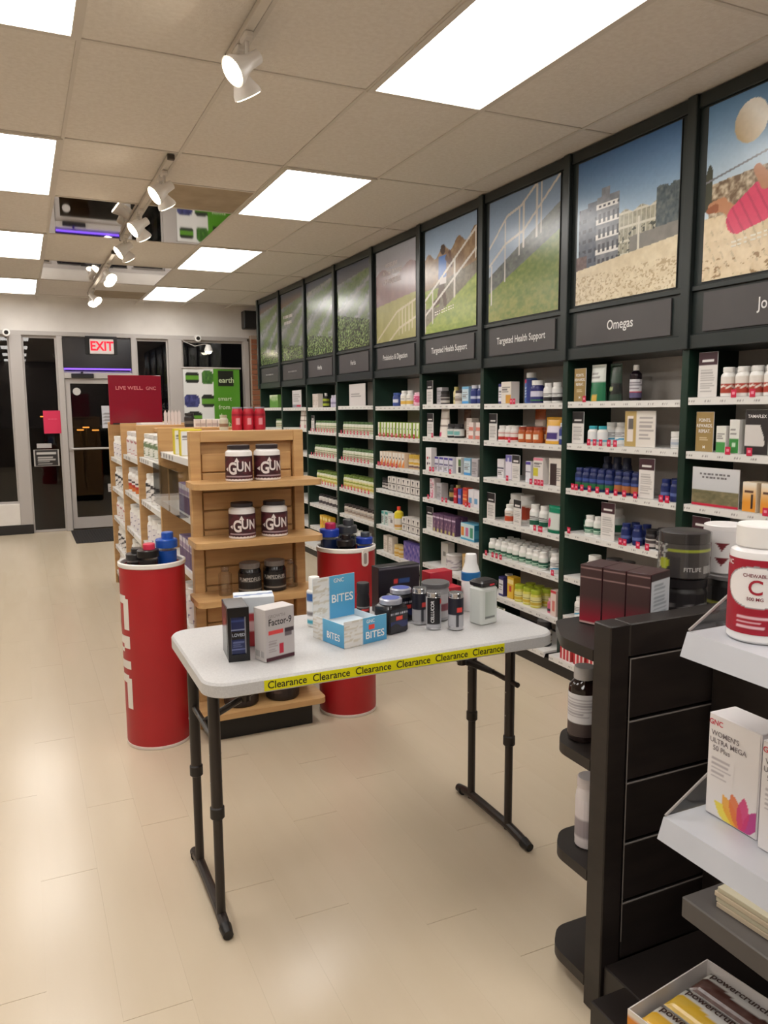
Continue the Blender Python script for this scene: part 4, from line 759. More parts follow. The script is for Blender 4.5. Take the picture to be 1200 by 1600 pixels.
row(6, 2, 'dots_box', .03, .17, 1, inset=.0); row(6, 2, 'lil_box', .18, .54, 5, 2, inset=.01); row(6, 2, 'bg_box', .55, .66, 1, inset=.02); row(6, 2, 'lb_box', .67, .84, 2, inset=.02); row(6, 2, 'grey_box', .85, .98, 1, inset=.0)
row(6, 3, 'pink_box', .07, .17, 1, inset=.02); row(6, 3, 'grey_box', .18, .33, 1, inset=.02); row(6, 3, 'black_b', .36, .44, 1, inset=.05); row(6, 3, 'yellow_b', .46, .53, 1, inset=.05); row(6, 3, 'red_box', .54, .61, 1, inset=.01); row(6, 3, 'blue_box', .61, .68, 1, inset=.01); row(6, 3, 'orr_box', .69, .78, 1, inset=.01); row(6, 3, 'wpink_box', .79, .98, 2, inset=.01)
row(6, 4, 'card_black', .02, .14, 1); row(6, 4, 'plum_box', .15, .58, 6, 2, inset=.01); row(6, 4, 'multi_box', .62, .95, 1, inset=.01)
row(6, 5, 'basin_box', .12, .28, 1, inset=.10); row(6, 5, 'bowl_white', .26, .58, 2, inset=.02); row(6, 5, 'frame_gold', .68, .82, 1, inset=.01); row(6, 6, 'black_tub', .1, .9, 5)
row(5, 0, 'blue_jar', .28, .42, 1, inset=.03); row(5, 0, 'w_yel', .46, .72, 2, inset=.03); row(5, 0, 'pinkpack', .74, .97, 1, inset=.01)
row(5, 1, 'green_box', .02, .98, 13, 2, inset=.005); row(5, 2, 'orange_sl', .07, .66, 8, 2, inset=.005); row(5, 2, 'beige_jar', .67, .98, 3, 1, inset=.02)
row(5, 3, 'dark_jar', .02, .20, 2, inset=.03); row(5, 3, 'bw_box', .24, .98, 7, 1, stack=2, inset=.01)
row(5, 4, 'teal_box', .03, .20, 2, inset=.03); row(5, 4, 'white_carton', .20, .34, 1, inset=.03); row(5, 4, 'yellow_sq', .34, .54, 1, inset=.0); row(5, 4, 'bw_box', .55, .96, 4, 2, stack=2, inset=.02)
row(5, 5, 'cream_box', .08, .34, 3, inset=.02); row(5, 5, 'gold_jar', .36, .56, 2, inset=.01); row(5, 5, 'violet_box', .58, .98, 4, inset=.02)
row(4, 0, 'card_wide2', .10, .92, 1); row(4, 1, 'herb', .04, .96, 10, 2); row(4, 2, 'herb', .04, .96, 10, 2); row(4, 3, 'herb_y', .04, .96, 10, 2); row(4, 4, 'cream_jar', .05, .96, 8, 1); row(4, 5, 'w_green', .3, .8, 4)
row(3, 0, 'cream_box', .02, .26, 2, inset=.04); row(3, 0, 'oil_black', .38, .58, 1, inset=.02); row(3, 0, 'lilac', .64, .84, 2, inset=.04); row(3, 1, 'card_plain', .02, .16, 1); row(3, 1, 'herb', .18, .96, 8, 2)
row(3, 2, 'herb', .14, .96, 9, 2); row(3, 3, 'herb_y', .2, .96, 8, 2); row(3, 4, 'w_dark', .25, .96, 6); row(3, 5, 'yellow_box', .3, .7, 4)
row(2, 0, 'card_wide', .10, .96, 1); row(2, 1, 'pouch_white', .55, .95, 2, inset=.02); row(1, 0, 'green_carton', .2, .9, 1); row(1, 1, 'herb', .6, .95, 3)

# =================================================================== wooden island (gondola)
GXL, GXR, GY0, GY1, GTOP = .735, 1.31, 3.80, 7.60, 1.50
g = thing('wooden_island', 'long honey-coloured wooden shelving island behind the folding table', 'shelving', (1.0225, 3.83, 0))
def part(name, x0, x1, y0, y1, z0, z1, ma, par=None, bev=.003):
    o_ = (1.0225, 3.83, 0)
    return obj(name, MB().box(x0 - o_[0], x1 - o_[0], y0 - o_[1], y1 - o_[1], z0, z1, bev).mesh(name), ma, par or g)
part('stile', GXL, GXL + .052, 3.80, 3.855, 0, GTOP, M['wood']); part('stile', GXR - .052, GXR, 3.80, 3.855, 0, GTOP, M['wood'])
part('top_rail', GXL + .052, GXR - .052, 3.80, 3.855, GTOP - .055, GTOP, M['woodh'])
part('end_panel', GXL + .052, GXR - .052, 3.835, 3.852, .0, GTOP - .055, M['wood'])
z = .165
while z + .09 < GTOP - .05:
    part('slat', GXL + .06, GXR - .06, 3.822, 3.835, z, z + .089, M['woodh']); z += .0945
esh = MB().prism(rrect(-.315, .315, -.20, .035, .035), -.028, 0)
b_ = [p for p in esh.v]
esh = esh.mesh('end_shelf'); esh.materials.append(M['woodh'])
ESZ = [1.262, .985, .705, .425, .145]
for z in ESZ: obj('end_shelf', esh, None, g, (0, -.045, z))
part('base', .755, 1.275, 3.635, 3.80, 0, .116, M['black']); part('base', GXL + .02, GXR - .02, 3.86, GY1, 0, .10, M['black'])
part('spine', 1.012, 1.032, 3.855, GY1, .1, GTOP - .03, M['back'])
part('top_board', GXL + .12, GXR - .12, 4.735, GY1, GTOP - .05, GTOP - .02, M['woodh']); part('top_board', .98, GXR - .12, 3.855, 4.735, GTOP - .05, GTOP - .02, M['woodh'])
GD = [3.855, 4.75, 5.68, 6.62, 7.585]
for y_ in GD[1:]: part('divider', GXL, GXR, y_ - .015, y_ + .015, 0, GTOP, M['wood'])
GZ = {0: [1.36, 1.068, .78, .47, .125], 1: [1.281, .983, .69, .40, .125], 2: [1.254, .965, .67, .39, .125], 3: [1.185, .91, .64, .37, .125]}
GS = {}
for k in range(4):
    a, c = GD[k] + .016, GD[k + 1] - .016
    for z in GZ[k]:
        s_ = part('shelf', .75, 1.012, a, c, z - .014, z, M['shelfwhite'], None, .001)
        ch = sheet('price_strip', 60, 3, lambda u, v: (u * 0 + .745 - 1.0225, c - 3.83 - u * (c - a), z - .034 + v * .034), strip_fn)
        obj('price_strip', ch, M['print'], s_)
        obj('channel', MB().box(.7458 - 1.0225, .751 - 1.0225, a - 3.83, c - 3.83, z - .035, z).mesh('channel'), M['shelfwhite'], s_)
        part('shelf', 1.032, 1.26, a, c, z - .014, z, M['shelfwhite'], None, .001)
GN = ['nearest', 'second', 'third', 'farthest']
def grow(bay, sh, key, t0, t1, n_=1, rows=1, side=-1, stack=1):
    k = K[key]; a, c = GD[bay] + .02, GD[bay + 1] - .02; z = GZ[bay][sh]
    for i in range(n_):
        y_ = c - (c - a) * (t0 + (t1 - t0) * (i + .5) / n_)
        for r_ in range(rows):
            for s_ in range(stack):
                x_ = .757 + k['d'] / 2 + r_ * k['d'] * 1.05 if side < 0 else 1.25 - k['d'] / 2 - r_ * k['d'] * 1.05
                lab = '%s, %s%s island bay, %s' % (k['desc'], place_words(i, n_, r_, rows, s_, stack), GN[bay], SHN[sh] + (' left' if side < 0 else ' right'))
                if len(lab.split()) > 16: print('LONG', lab)
                put(key, (x_, y_ + random.uniform(-.002, .002), z + s_ * k['h']), R(-90 if side < 0 else 90), lab, 'goods on the wooden island' )
bottle('tub_wr', 'powder_tub', 'white tub with red print', 'tub', .062, .186, W_, (210, 206, 204), lambda u, v: mixc((226, 220, 218), (170, 50, 60), (vn(u, v, 12, 6, 5) > .55) * 1.), cr=.9)
bottle('tub_wp', 'powder_tub', 'white tub with purple print', 'tub', .060, .19, W_, W_, lambda u, v: mixc((226, 222, 224), (90, 70, 130), (vn(u, v, 12, 6, 8) > .56) * 1.), cr=.9)
bottle('tub_wg', 'powder_tub', 'white tub with green print', 'tub', .062, .164, W_, (206, 204, 200), lambda u, v: mixc((222, 222, 214), (110, 130, 96), (vn(u, v, 12, 6, 11) > .52) * 1.), cr=.9)
bottle('tub_wb', 'powder_tub', 'white tub with black print', 'tub', .060, .19, W_, W_, lambda u, v: mixc((224, 220, 218), (44, 40, 44), (vn(u, v, 14, 7, 14) > .57) * 1.), cr=.88)
bottle('tub_or', 'powder_tub', 'white tub with red and orange base', 'tub', .060, .19, W_, (206, 202, 200), bands((226, 220, 216), (.0, .3, (206, 110, 50)), (.3, .45, (180, 50, 50)), (.6, .7, (60, 50, 56))), cr=.88)
for bay, sh, key, n_ in ((3, 0, 'tub_wp', 3), (3, 1, 'tub_wb', 3), (3, 2, 'tub_wr', 3), (3, 3, 'tub_wb', 3), (3, 4, 'tub_wr', 3), (2, 0, 'tub_wr', 3), (2, 1, 'tub_or', 4), (2, 2, 'tub_wp', 4), (2, 3, 'tub_wb', 4), (2, 4, 'tub_wr', 3), (1, 0, 'tub_wg', 4), (1, 1, 'tub_wb', 3), (1, 2, 'tub_wp', 4), (1, 3, 'tub_wr', 4)):
    grow(bay, sh, key, .06, .96 if n_ > 3 else .8, n_)
carton('test_kit', 'test_kit_box', 'white box with yellow sides and blue figure', 'box', .115, .045, .14, (214, 196, 40), lambda u, v: putc(putc(bands((222, 224, 224), lines=(.6, .8), nl=2, ux=(.1, .45))(u, v), (np.abs(u - .62) < .12) & (v > .12) & (v < .66), (70, 150, 190)), (u < .05) | (u > .95) | (v > .93), (222, 200, 40)))
for y_, lab in ((4.22, 'white and yellow test kit box facing the viewer, island near end'), (4.40, 'second white and yellow test kit box, island near end')): put('test_kit', (.822, y_, GZ[0][0]), 0, lab, 'test kits on the island')
carton('violet_pack', 'supplement_box', 'white and dark violet pack', 'box', .085, .06, .15, (120, 100, 140), bands((206, 200, 208), (.0, .6, (84, 58, 104)), (.66, .8, (150, 130, 160))))
grow(0, 1, 'violet_pack', .55, .95, 4); grow(0, 2, 'violet_pack', .5, .95, 4); grow(0, 3, 'tub_wp', .45, .95, 3)
# clear bins hung on the nearest left bay
for k, (a, c) in enumerate(((4.20, 4.70), (3.90, 4.17))):
    t = thing('acrylic_bin', 'clear acrylic bin %s on the island left side' % ('with a blank front hung farther' if k == 0 else 'in front of violet packs hung nearer'), 'bin', (.692, (a + c) / 2, 1.0685))
    hy = (c - a) / 2
    obj('front', MB().box(0, .004, -hy, hy, .0, .23).mesh('front'), M['acrylic'], t)
    obj('side', MB().box(.004, .045, -hy, -hy + .004, 0, .23).mesh('side'), M['acrylic'], t); obj('side', MB().box(.004, .045, hy - .004, hy, 0, .23).mesh('side'), M['acrylic'], t)
    obj('floor', MB().box(.004, .045, -hy + .004, hy - .004, 0, .004).mesh('floor'), M['acrylic'], t)
# goods peeping out on the right side
for sh, key in ((1, 'tub_wr'), (2, 'tub_wb'), (3, 'tub_wp')): grow(0, sh, key, .5, .98, 3, 1, 1)
# ---- end-cap goods
def gun(key, flavour, desc, fl_b):
    mp = oncyl(.0655)
    r_ = .064
    tri = lambda cx, cy, s_, a: [(cx + s_ * math.cos(a + q), cy + s_ * math.sin(a + q)) for q in (0, 2.1, 4.2)]
    ex = [('lettering', letters([('G', .078, -.034, .060, 0, .8), ('U', .064, .004, .070, 0, .8), ('N', .064, .043, .067, 0, .78)], oncyl(.0664), [tri(-.066, .058, .012, math.pi), tri(-.012, .100, .014, math.pi / 2)], L=.012, bold=.03), mat((226, 216, 214), .4)),
          ('base_band', MB().lathe([(.062, 0), (.0652, .004), (.0652, .012), (.0648, .0125)], 24).mesh('base_band'), mat((226, 218, 216), .4))]
    bottle(key, 'powder_tub', desc, 'tub', r_, .172, (230, 226, 224), (44, 36, 40), lambda u, v: putc(np.where((vn(u, v, 10, 5, 5) > .56)[..., None], np.asarray(fl_b, float), fillc(u, (58, 24, 32))), (v > .1) & (v < .15) & (np.abs(u - .5) < .2), (190, 170, 176)), cr=.84, ch=.10, lz=(.06, .70), seg=24, shoulder=.86, extra=ex, lres=(48, 24))
gun('gun_a', '', 'white-shouldered maroon tub lettered GUN with dark lid', (84, 34, 42))
for x_, z_, rz, lab in ((.945, 1.262, .0, 'left GUN tub on the top shelf of the wooden end cap'), (1.085, 1.262, .28, 'right GUN tub on the top shelf of the wooden end cap'), (.952, .985, .12, 'left GUN tub on the second shelf of the wooden end cap'), (1.115, .985, .05, 'right GUN tub on the second shelf of the wooden end cap')):
    put('gun_a', (x_, 3.69, z_), rz - .22, lab, 'GUN tubs on the wooden end cap')
bottle('amp', 'powder_tub', 'black tub with silver lid', 'tub', .056, .152, (22, 20, 22), (120, 112, 108), lambda u, v: putc(putc(bands((26, 24, 26))(u, v), (np.abs(v - .18) < .025) | (np.abs(v - .34) < .015), (150, 142, 132)), (np.abs(u - .5) < .16) & (np.abs(v - .62) < .05), (110, 106, 104)), cr=.9, ch=.16, lz=(.03, .76), seg=24, rough=.2,
       extra=[('lettering', letters([('PUMPEDFUEL', .026, 0, .074, .0, .8)], oncyl(.0576), L=.012), mat((186, 182, 178), .4))])
put('amp', (.985, 3.70, .705), -.2, 'left black tub with silver lid on the wooden end cap', 'black tubs on the wooden end cap'); put('amp', (1.115, 3.71, .705), -.3, 'right black tub with silver lid on the wooden end cap', 'black tubs on the wooden end cap')
bottle('clearbot', 'clear_bottle', 'empty clear plastic bottle', 'bottle', .033, .14, (240, 240, 240), (220, 200, 180), None, cr=.6, ch=.14, bm=M['clearplastic'], capm=M['clearplastic'], seg=18)
put('clearbot', (.862, 3.70, .705), 0, 'small clear empty bottle left of the black tubs', 'clear bottles on the wooden end cap'); put('clearbot', (1.21, 3.74, .705), 0, 'small clear empty bottle right of the black tubs', 'clear bottles on the wooden end cap')
bottle('bigdark', 'powder_tub', 'large dark tub', 'tub', .085, .20, (34, 26, 26), (40, 32, 32), lambda u, v: mixc((40, 30, 30), (84, 64, 60), (vn(u, v, 10, 5, 8) > .6) * 1.), cr=.88, ch=.13, seg=24)
put('bigdark', (.925, 3.71, .145), 0, 'large dark tub under the table, left on the lowest end shelf', 'large tubs on the lowest end shelf'); put('bigdark', (1.14, 3.71, .145), 0, 'large dark tub under the table, right on the lowest end shelf', 'large tubs on the lowest end shelf')
# ---- on top of the island
t = thing('live_well_sign', 'upright crimson sign panel lettered LIVE WELL on the island top', 'sign', (.95, 7.27, GTOP - .019))
obj('panel', MB().box(-.225, .225, 0, .02, .0, .43, .003).mesh('panel'), mat((140, 24, 46), .12, 0, .6), t)
obj('lettering', letters([('LIVE WELL.', .044, -.05, .318, 0, 1.1), ('GNC', .04, .135, .316)], onflat(-.002)), mat((220, 130, 140)), t)
obj('foot', MB().box(-.2, .2, -.05, .07, 0, .012).mesh('foot'), M['black'], t)
t = thing('white_card_fan', 'row of pointed white cards standing on the island top', 'card', (1.06, 6.1, GTOP - .019))
for k in range(5): obj('card', MB().prism([(-.052 + k * .026 - .011, 0), (-.052 + k * .026 + .011, 0), (-.052 + k * .026 + .011, .1), (-.052 + k * .026, .125), (-.052 + k * .026 - .011, .1)], 0, .003).mesh('card'), mat((206, 196, 196)), t, (0, k * .001, 0)).rotation_euler = (R(90), 0, 0)
t = thing('literature_stack', 'low white stack of leaflets on the island top behind the sign', 'leaflets', (.95, 6.4, GTOP - .019))
obj('sheets', MB().box(-.10, .10, -.14, .14, 0, .022, .002).mesh('sheets'), mat((216, 208, 204)), t); obj('top_sheet', MB().box(-.10, .10, -.14, .14, .022, .024).mesh('top_sheet'), mat((226, 220, 216)), t)
bottle('blackjar_top', 'black_jar', 'small black jar', 'jar', .035, .10, (34, 30, 30), (40, 36, 36), bands((46, 40, 40), (.3, .6, (100, 96, 90))), cr=.9)
put('blackjar_top', (1.09, 5.6, GTOP - .019), 0, 'small black jar on the island top before the green banner')
carton('whitecards', 'sample_box', 'white sample packet', 'box', .032, .05, .062, (222, 214, 210), bands((224, 216, 212), (.3, .6, (190, 176, 176))))
for k in range(5): put('whitecards', (1.02 + k * .036, 5.0 + .01 * (k % 2), GTOP - .019), 0, 'white sample packet on the island top, %s from left' % ordn[k], 'white sample packets on the island top')
bottle('sprout', 'supplement_bottle', 'small white bottle', 'bottle', .026, .09, (206, 206, 190), (176, 180, 150), bands((206, 206, 186), (.2, .6, (150, 120, 96))))
put('sprout', (1.10, 4.62, GTOP - .019), 0, 'small pale bottle on the island top left of the red cans')
bottle('redcan', 'drink_can', 'red drink can', 'can', .028, .135, (186, 34, 52), (150, 150, 160), bands((190, 34, 54), (.3, .7, (224, 150, 160), .42, .58), (.85, 1, (150, 24, 44))), cr=.9, ch=.05, seg=16)
for k in range(6): put('redcan', (1.105 + (k % 3) * .062 + (k // 3) * .03, 4.33 - (k % 3) * .01 + (k // 3) * .085, GTOP - .019), 0, 'red can on the island top, %s row, %s from left' % (('front', 'back')[k // 3], ordn[k % 3]), 'red cans on the island top')

# =================================================================== folding table
TX0, TX1, TY0, TY1, TZ = .43, 1.65, 2.12, 2.745, .83
t = thing('folding_table', 'white folding table with dark brown legs and yellow clearance tape', 'table', ((TX0 + TX1) / 2, (TY0 + TY1) / 2, 0))
tx, ty = (TX0 + TX1) / 2, (TY0 + TY1) / 2; hx, hy = (TX1 - TX0) / 2, (TY1 - TY0) / 2
rings = []
for ins, z in ((.012, TZ - .048), (.0, TZ - .042), (.0, TZ - .008), (.006, TZ - .001), (.014, TZ)):
    rings.append([(x_, y_, z) for x_, y_ in rrect(-hx + ins, hx - ins, -hy + ins, hy - ins, .075 - ins, 8)])
obj('tabletop', MB().loft(rings), M['plastictop'], t)
sl = obj('clearance_tape', MB().box(.597 - tx, 1.424 - tx, -hy - .0012, -hy - .0002, TZ - .040, TZ - .008).mesh('clearance_tape'), mat((226, 220, 20), .4), t); sl['label'] = 'yellow tape lettered Clearance six times'
for k in range(6): obj('lettering', letters([('Clearance', .031, .667 - tx + k * .1385, TZ - .0245, 0, .96)], onflat(-hy - .0018)), INK, sl)
for s_, X in ((-1, .48 - tx), (1, 1.585 - tx)):
    for Y in (2.27 - ty + (.05 if s_ > 0 else 0), 2.585 - ty):
        obj('leg', MB().tube((X, Y, .36), (X, Y, TZ - .04), .0185, 12).mesh('leg'), M['leg'], t)
        obj('lower_leg', MB().tube((X, Y, .02), (X, Y, .37), .0150, 12).mesh('lower_leg'), M['leg'], t)
        obj('collar', MB().lathe([(.0185, .352), (.0225, .356), (.0225, .388), (.0185, .392)], 14, X, Y).mesh('collar'), mat((26, 21, 19), .45), t)
        obj('pin', MB().tube((X - .019, Y, .47), (X + .019, Y, .47), .003, 8).tube((X - .019, Y, .56), (X + .019, Y, .56), .003, 8).mesh('pin'), mat((170, 165, 160), .3, .8), t)
    b = MB().path([(X, -.245, .018), (X, -.19, .026), (X, -.12, .034), (X, .16, .034), (X, .21, .026), (X, .245, .018)], .017, 10)
    obj('foot', b, M['leg'], t)
    for yy in (-.245, .245): obj('foot_cap', MB().tube((X, yy - .03 * (1 if yy > 0 else -1), .021), (X, yy + .010 * (1 if yy > 0 else -1), .0175), .020, 12, .016).mesh('foot_cap'), M['black'], t)
    obj('crossbar', MB().tube((X, 2.27 - ty, .60), (X, 2.585 - ty, .60), .010, 10).mesh('crossbar'), M['leg'], t)
    obj('brace', MB().tube((X, 0, .60), (X - s_ * .14, 0, .665), .011, 10).tube((X - s_ * .14, 0, .665), (X - s_ * .32, 0, TZ - .05), .013, 10).mesh('brace'), M['leg'], t)
    obj('brace_clip', MB().lathe([(.017, -.004), (.017, .02)], 12, X - s_ * .14, 0).mesh('brace_clip'), mat((60, 54, 50), .3, .6), t).location = (0, 0, .655)
# ---- clearance goods on the table
def tb(x_, y_): return (x_, y_, TZ + .001)
b = MB(); w_, d_, h_ = .066, .132, .17
root = thing('black_gift_box', 'glossy black box with a recessed blue window front on the table', 'box', tb(.578, 2.362), R(-6))
obj('shell', MB().box(-w_ / 2, w_ / 2, -d_ / 2 + .006, d_ / 2, 0, h_, .002).mesh('shell'), mat((24, 23, 26), .25), root)
fr_ = obj('front_frame', MB().box(-w_ / 2, -w_ / 2 + .010, -d_ / 2, -d_ / 2 + .006, 0, h_).box(w_ / 2 - .010, w_ / 2, -d_ / 2, -d_ / 2 + .006, 0, h_).box(-w_ / 2 + .01, w_ / 2 - .01, -d_ / 2, -d_ / 2 + .006, 0, .022).box(-w_ / 2 + .01, w_ / 2 - .01, -d_ / 2, -d_ / 2 + .006, h_ - .03, h_).mesh('front_frame'), mat((18, 17, 20), .3), root)
obj('window_print', sheet('window_print', 20, 40, flat(w_ - .02, h_ - .052, -d_ / 2 + .0055, .022), lambda u, v: putc(bands((30, 40, 84), (.40, .62, (18, 18, 28)), (.64, .67, (150, 160, 190)), (.12, .15, (120, 130, 180)), (.86, .9, (50, 66, 120)), lines=(.18, .36), nl=3, lc=(90, 100, 140))(u, v), (u < .04) | (u > .95), (150, 150, 160))), M['gloss'], root)
obj('lettering', letters([('LOVED', .014, 0, .082, 0, .9)], onflat(-d_ / 2 + .0045)), mat((190, 194, 206)), root)
obj('side_print', sheet('side_print', 24, 24, lambda u, v: (u * 0 - w_ / 2 - .0006, d_ / 2 - .01 - u * (d_ - .03), .01 + v * (h_ - .02)), lambda u, v: putc(fillc(u, (34, 32, 36)), np.hypot((u - .45), (v - .66) * 1.2) < .12, (196, 56, 50))), M['gloss'], root)
carton('factor', 'supplement_box', 'silver grey box lettered Factor-9 on the table', 'box', .108, .062, .165, (196, 190, 188), bands((190, 184, 184), (.0, .07, (70, 24, 38)), (.52, .58, (222, 70, 70), .08, .62), (.51, .59, (60, 46, 52), .66, .98), (.12, .30, (190, 40, 62), .46, .62), (.44, .50, (110, 100, 104), .66, .92), lines=(.16, .42), nl=5, ux=(.08, .42), lc=(160, 150, 150)), res=(40, 50),
       extra=[('lettering', letters([('Factor-9', .030, 0, .122, 0, .84)], onflat(-.0322)), mat((34, 28, 32))), ('lettering', letters([('GROWTH', .014, -.012, .141)], onflat(-.0322)), mat((150, 142, 142))),
              ('barcode', sheet('barcode', 24, 2, lambda u, v: (u * 0 - .0547, .024 - u * .045, .012 + v * .02), lambda u, v: putc(fillc(u, (220, 216, 214)), (u * 12) % 1 < .45, (60, 56, 58))), M['print'])])
put('factor', tb(.682, 2.288), R(17))
carton('blueback', 'supplement_box', 'white and blue box with red side, behind the Factor-9 box', 'box', .13, .085, .165, (214, 218, 224), bands((190, 60, 66), (.7, 1, (210, 216, 222)), (.3, .5, (230, 190, 190))), rough=.3,
       extra=[('top_print', sheet('top_print', 16, 10, lambda u, v: ((u - .5) * .126, (v - .5) * .08, u * 0 + .1656), lambda u, v: putc(fillc(u, (214, 220, 226)), np.abs(v - .3 - .3 * u) < .12, (110, 130, 170))), M['print'])])
put('blueback', tb(.665, 2.462), R(-12))
# snack display box
root = thing('snack_display_box', 'open blue and white display carton lettered BITES on the table', 'display box', tb(.972, 2.378), R(14))
bites = lambda blue0, blue1: (lambda u, v: np.where(((u >= blue0) & (u <= blue1))[..., None], mixc((72, 150, 196), (98, 176, 214), v), np.where((vn(u, v, 5, 16, 3) > .56)[..., None], np.array((206, 198, 182.)), mixc((216, 214, 210), (232, 230, 226), vn(u, v, 3, 20, 7)))))
W2, D2 = .088, .09
obj('front_panel', MB().box(-W2, W2, -D2, -D2 + .002, 0, .088).mesh('front_panel'), mat((222, 228, 232)), root)
obj('front_print', sheet('front_print', 36, 20, flat(2 * W2, .088, -D2 - .0006), bites(.44, 1)), M['print'], root)
obj('lettering', letters([('BITES', .034, .038, .026)], onflat(-D2 - .0012)), WHITE, root); obj('lettering', letters([('GNC', .016, .02, .074)], onflat(-D2 - .0012)), WHITE, root)
obj('price_sticker', MB().box(.012, .036, -D2 - .0016, -D2 - .0010, .046, .062).mesh('price_sticker'), mat((226, 74, 60)), root)
obj('left_panel', MB().box(-W2, -W2 + .002, -D2, D2, 0, .078).mesh('left_panel'), mat((222, 228, 232)), root)
obj('left_print', sheet('left_print', 20, 16, lambda u, v: (u * 0 - W2 - .0006, D2 - u * 2 * D2, v * .078), bites(.34, 1)), M['print'], root)
obj('lettering', letters([('BITES', .032, .03, .028)], lambda x_, z_: (-W2 - .0012, -x_, z_)), WHITE, root)
obj('right_panel', MB().box(W2 - .002, W2, -D2, D2, 0, .070).mesh('right_panel'), mat((206, 218, 226)), root)
obj('bottom_panel', MB().box(-W2, W2, -D2, D2, 0, .002).mesh('bottom_panel'), mat((206, 218, 226)), root)
obj('inner_flap', MB().box(-W2 + .004, W2 - .004, -D2 + .01, D2 - .004, .046, .048).mesh('inner_flap'), mat((214, 224, 230)), root)
obj('back_panel', MB().box(-W2, W2, D2 - .002, D2, 0, .20).mesh('back_panel'), mat((214, 222, 228)), root)
obj('header_print', sheet('header_print', 30, 40, flat(2 * W2, .15, D2 - .0026, .05), bites(.38, 1)), M['print'], root)
obj('lettering', letters([('BITES', .040, .034, .118)], onflat(D2 - .0034)), WHITE, root); obj('lettering', letters([('GNC', .02, .02, .182)], onflat(D2 - .0034)), WHITE, root)
bottle('lotion', 'lotion_bottle', 'slim white bottle with blue band and white cap on the table', 'bottle', .027, .178, W_, W_, bands((228, 228, 228), (.74, .98, (40, 88, 150)), (.06, .14, (60, 160, 180), .2, .55), lines=(.3, .6), nl=4), cr=.72, ch=.24, lz=(.04, .72), seg=20, shoulder=.93)
put('lotion', tb(.918, 2.575), .3)
bottle('blackpen', 'spray_bottle', 'slim black bottle with red dot behind the display carton', 'bottle', .024, .135, (24, 22, 26), (30, 28, 32), bands((28, 26, 30), (.3, .42, (214, 64, 60), .4, .62), (.5, .52, (150, 150, 150))), cr=.98, ch=.28)
put('blackpen', tb(1.112, 2.585), 0)
def squarejar(name_, lab, loc, rz):
    root = thing(name_, lab, 'jar', loc, rz, 'square black jars on the table')
    body = [[(x_, y_, z) for x_, y_ in rrect(-.044 + i_, .044 - i_, -.044 + i_, .044 - i_, .012, 3)] for i_, z in ((.002, 0), (0, .004), (0, .088), (.006, .096), (.012, .100))]
    obj('body', MB().loft(body), mat((22, 21, 26), .25), root)
    obj('lid', MB().lathe([(.034, .098), (.040, .100), (.040, .114), (.036, .118)], 24).mesh('lid'), mat((176, 178, 190), .3, .4), root)
    obj('lid_print', MB().lathe([(.031, .1182), (.031, .1188)], 24).mesh('lid_print'), mat((92, 104, 176), .3), root)
    obj('label', sheet('label', 24, 24, flat(.078, .08, -.0446, .006), lambda u, v: putc(putc(putc(fillc(u, (26, 26, 36)), (np.abs(v - .82) < .03) & ((u * 9) % 1 < .5), (186, 186, 196)), (v < .5) & (v > .28 + .1 * np.sin(u * 6)), (38, 46, 90)), (np.abs(u - .5) < .17) & (np.abs(v - .62) < .08), (222, 70, 56))), M['gloss'], root)
squarejar('square_jar', 'square black jar with silver lid right of the display carton', tb(1.135, 2.395), R(16)); squarejar('square_jar', 'square black jar with silver lid, the rear one before the black box', tb(1.235, 2.52), R(10))
carton('bigblack', 'supplement_box', 'wide black box with white lettering at the back of the table', 'box', .18, .055, .178, (26, 22, 30), bands((28, 23, 32), (.62, .72, (206, 60, 60), .36, .46), (.62, .70, (46, 74, 130), .48, .76), (.38, .46, (170, 166, 172), .38, .72), (.94, .97, (110, 106, 114)), lines=(.18, .34), nl=3, lc=(90, 86, 96)), res=(40, 30), rough=.3)
put('bigblack', tb(1.275, 2.645), R(4))
carton('quest', 'snack_box', 'crimson box lettered Quest at the back of the table', 'box', .105, .06, .135, (170, 26, 46), lambda u, v: mixc((158, 22, 42), (182, 36, 56), v), rough=.35, extra=[('lettering', letters([('Quest', .036, .0, .075, .05, .9)], onflat(-.0312)), mat((236, 214, 214))), ('price_sticker', MB().box(.012, .036, -.0322, -.0312, .03, .042).mesh('price_sticker'), mat((226, 74, 60)))])
put('quest', tb(1.462, 2.655), R(3))
carton('quest2', 'snack_box', 'low crimson box beside the frosted bottle', 'box', .075, .06, .095, (170, 26, 46), bands((168, 26, 46), (.3, .6, (206, 110, 120), .2, .7)), rough=.35)
put('quest2', tb(1.453, 2.545), R(4))
chrome = mat((200, 200, 204), .16, .9)
bottle('can', 'chrome_bottle', 'chrome bottle with black label', 'bottle', .0265, .132, (200, 200, 204), (206, 206, 210), lambda u, v: putc(putc(np.where((v > .42)[..., None], fillc(u, (26, 26, 40)), fillc(u, (176, 176, 182))), (np.abs(u - .5) < .03) & (v < .42), (60, 60, 66)), (np.abs(u - .55) < .06) & (np.abs(v - .60) < .07), (226, 70, 64)), cr=.98, ch=.1, lz=(.10, .86), seg=24, bm=chrome, shoulder=.97, capm=chrome, lres=(48, 30))
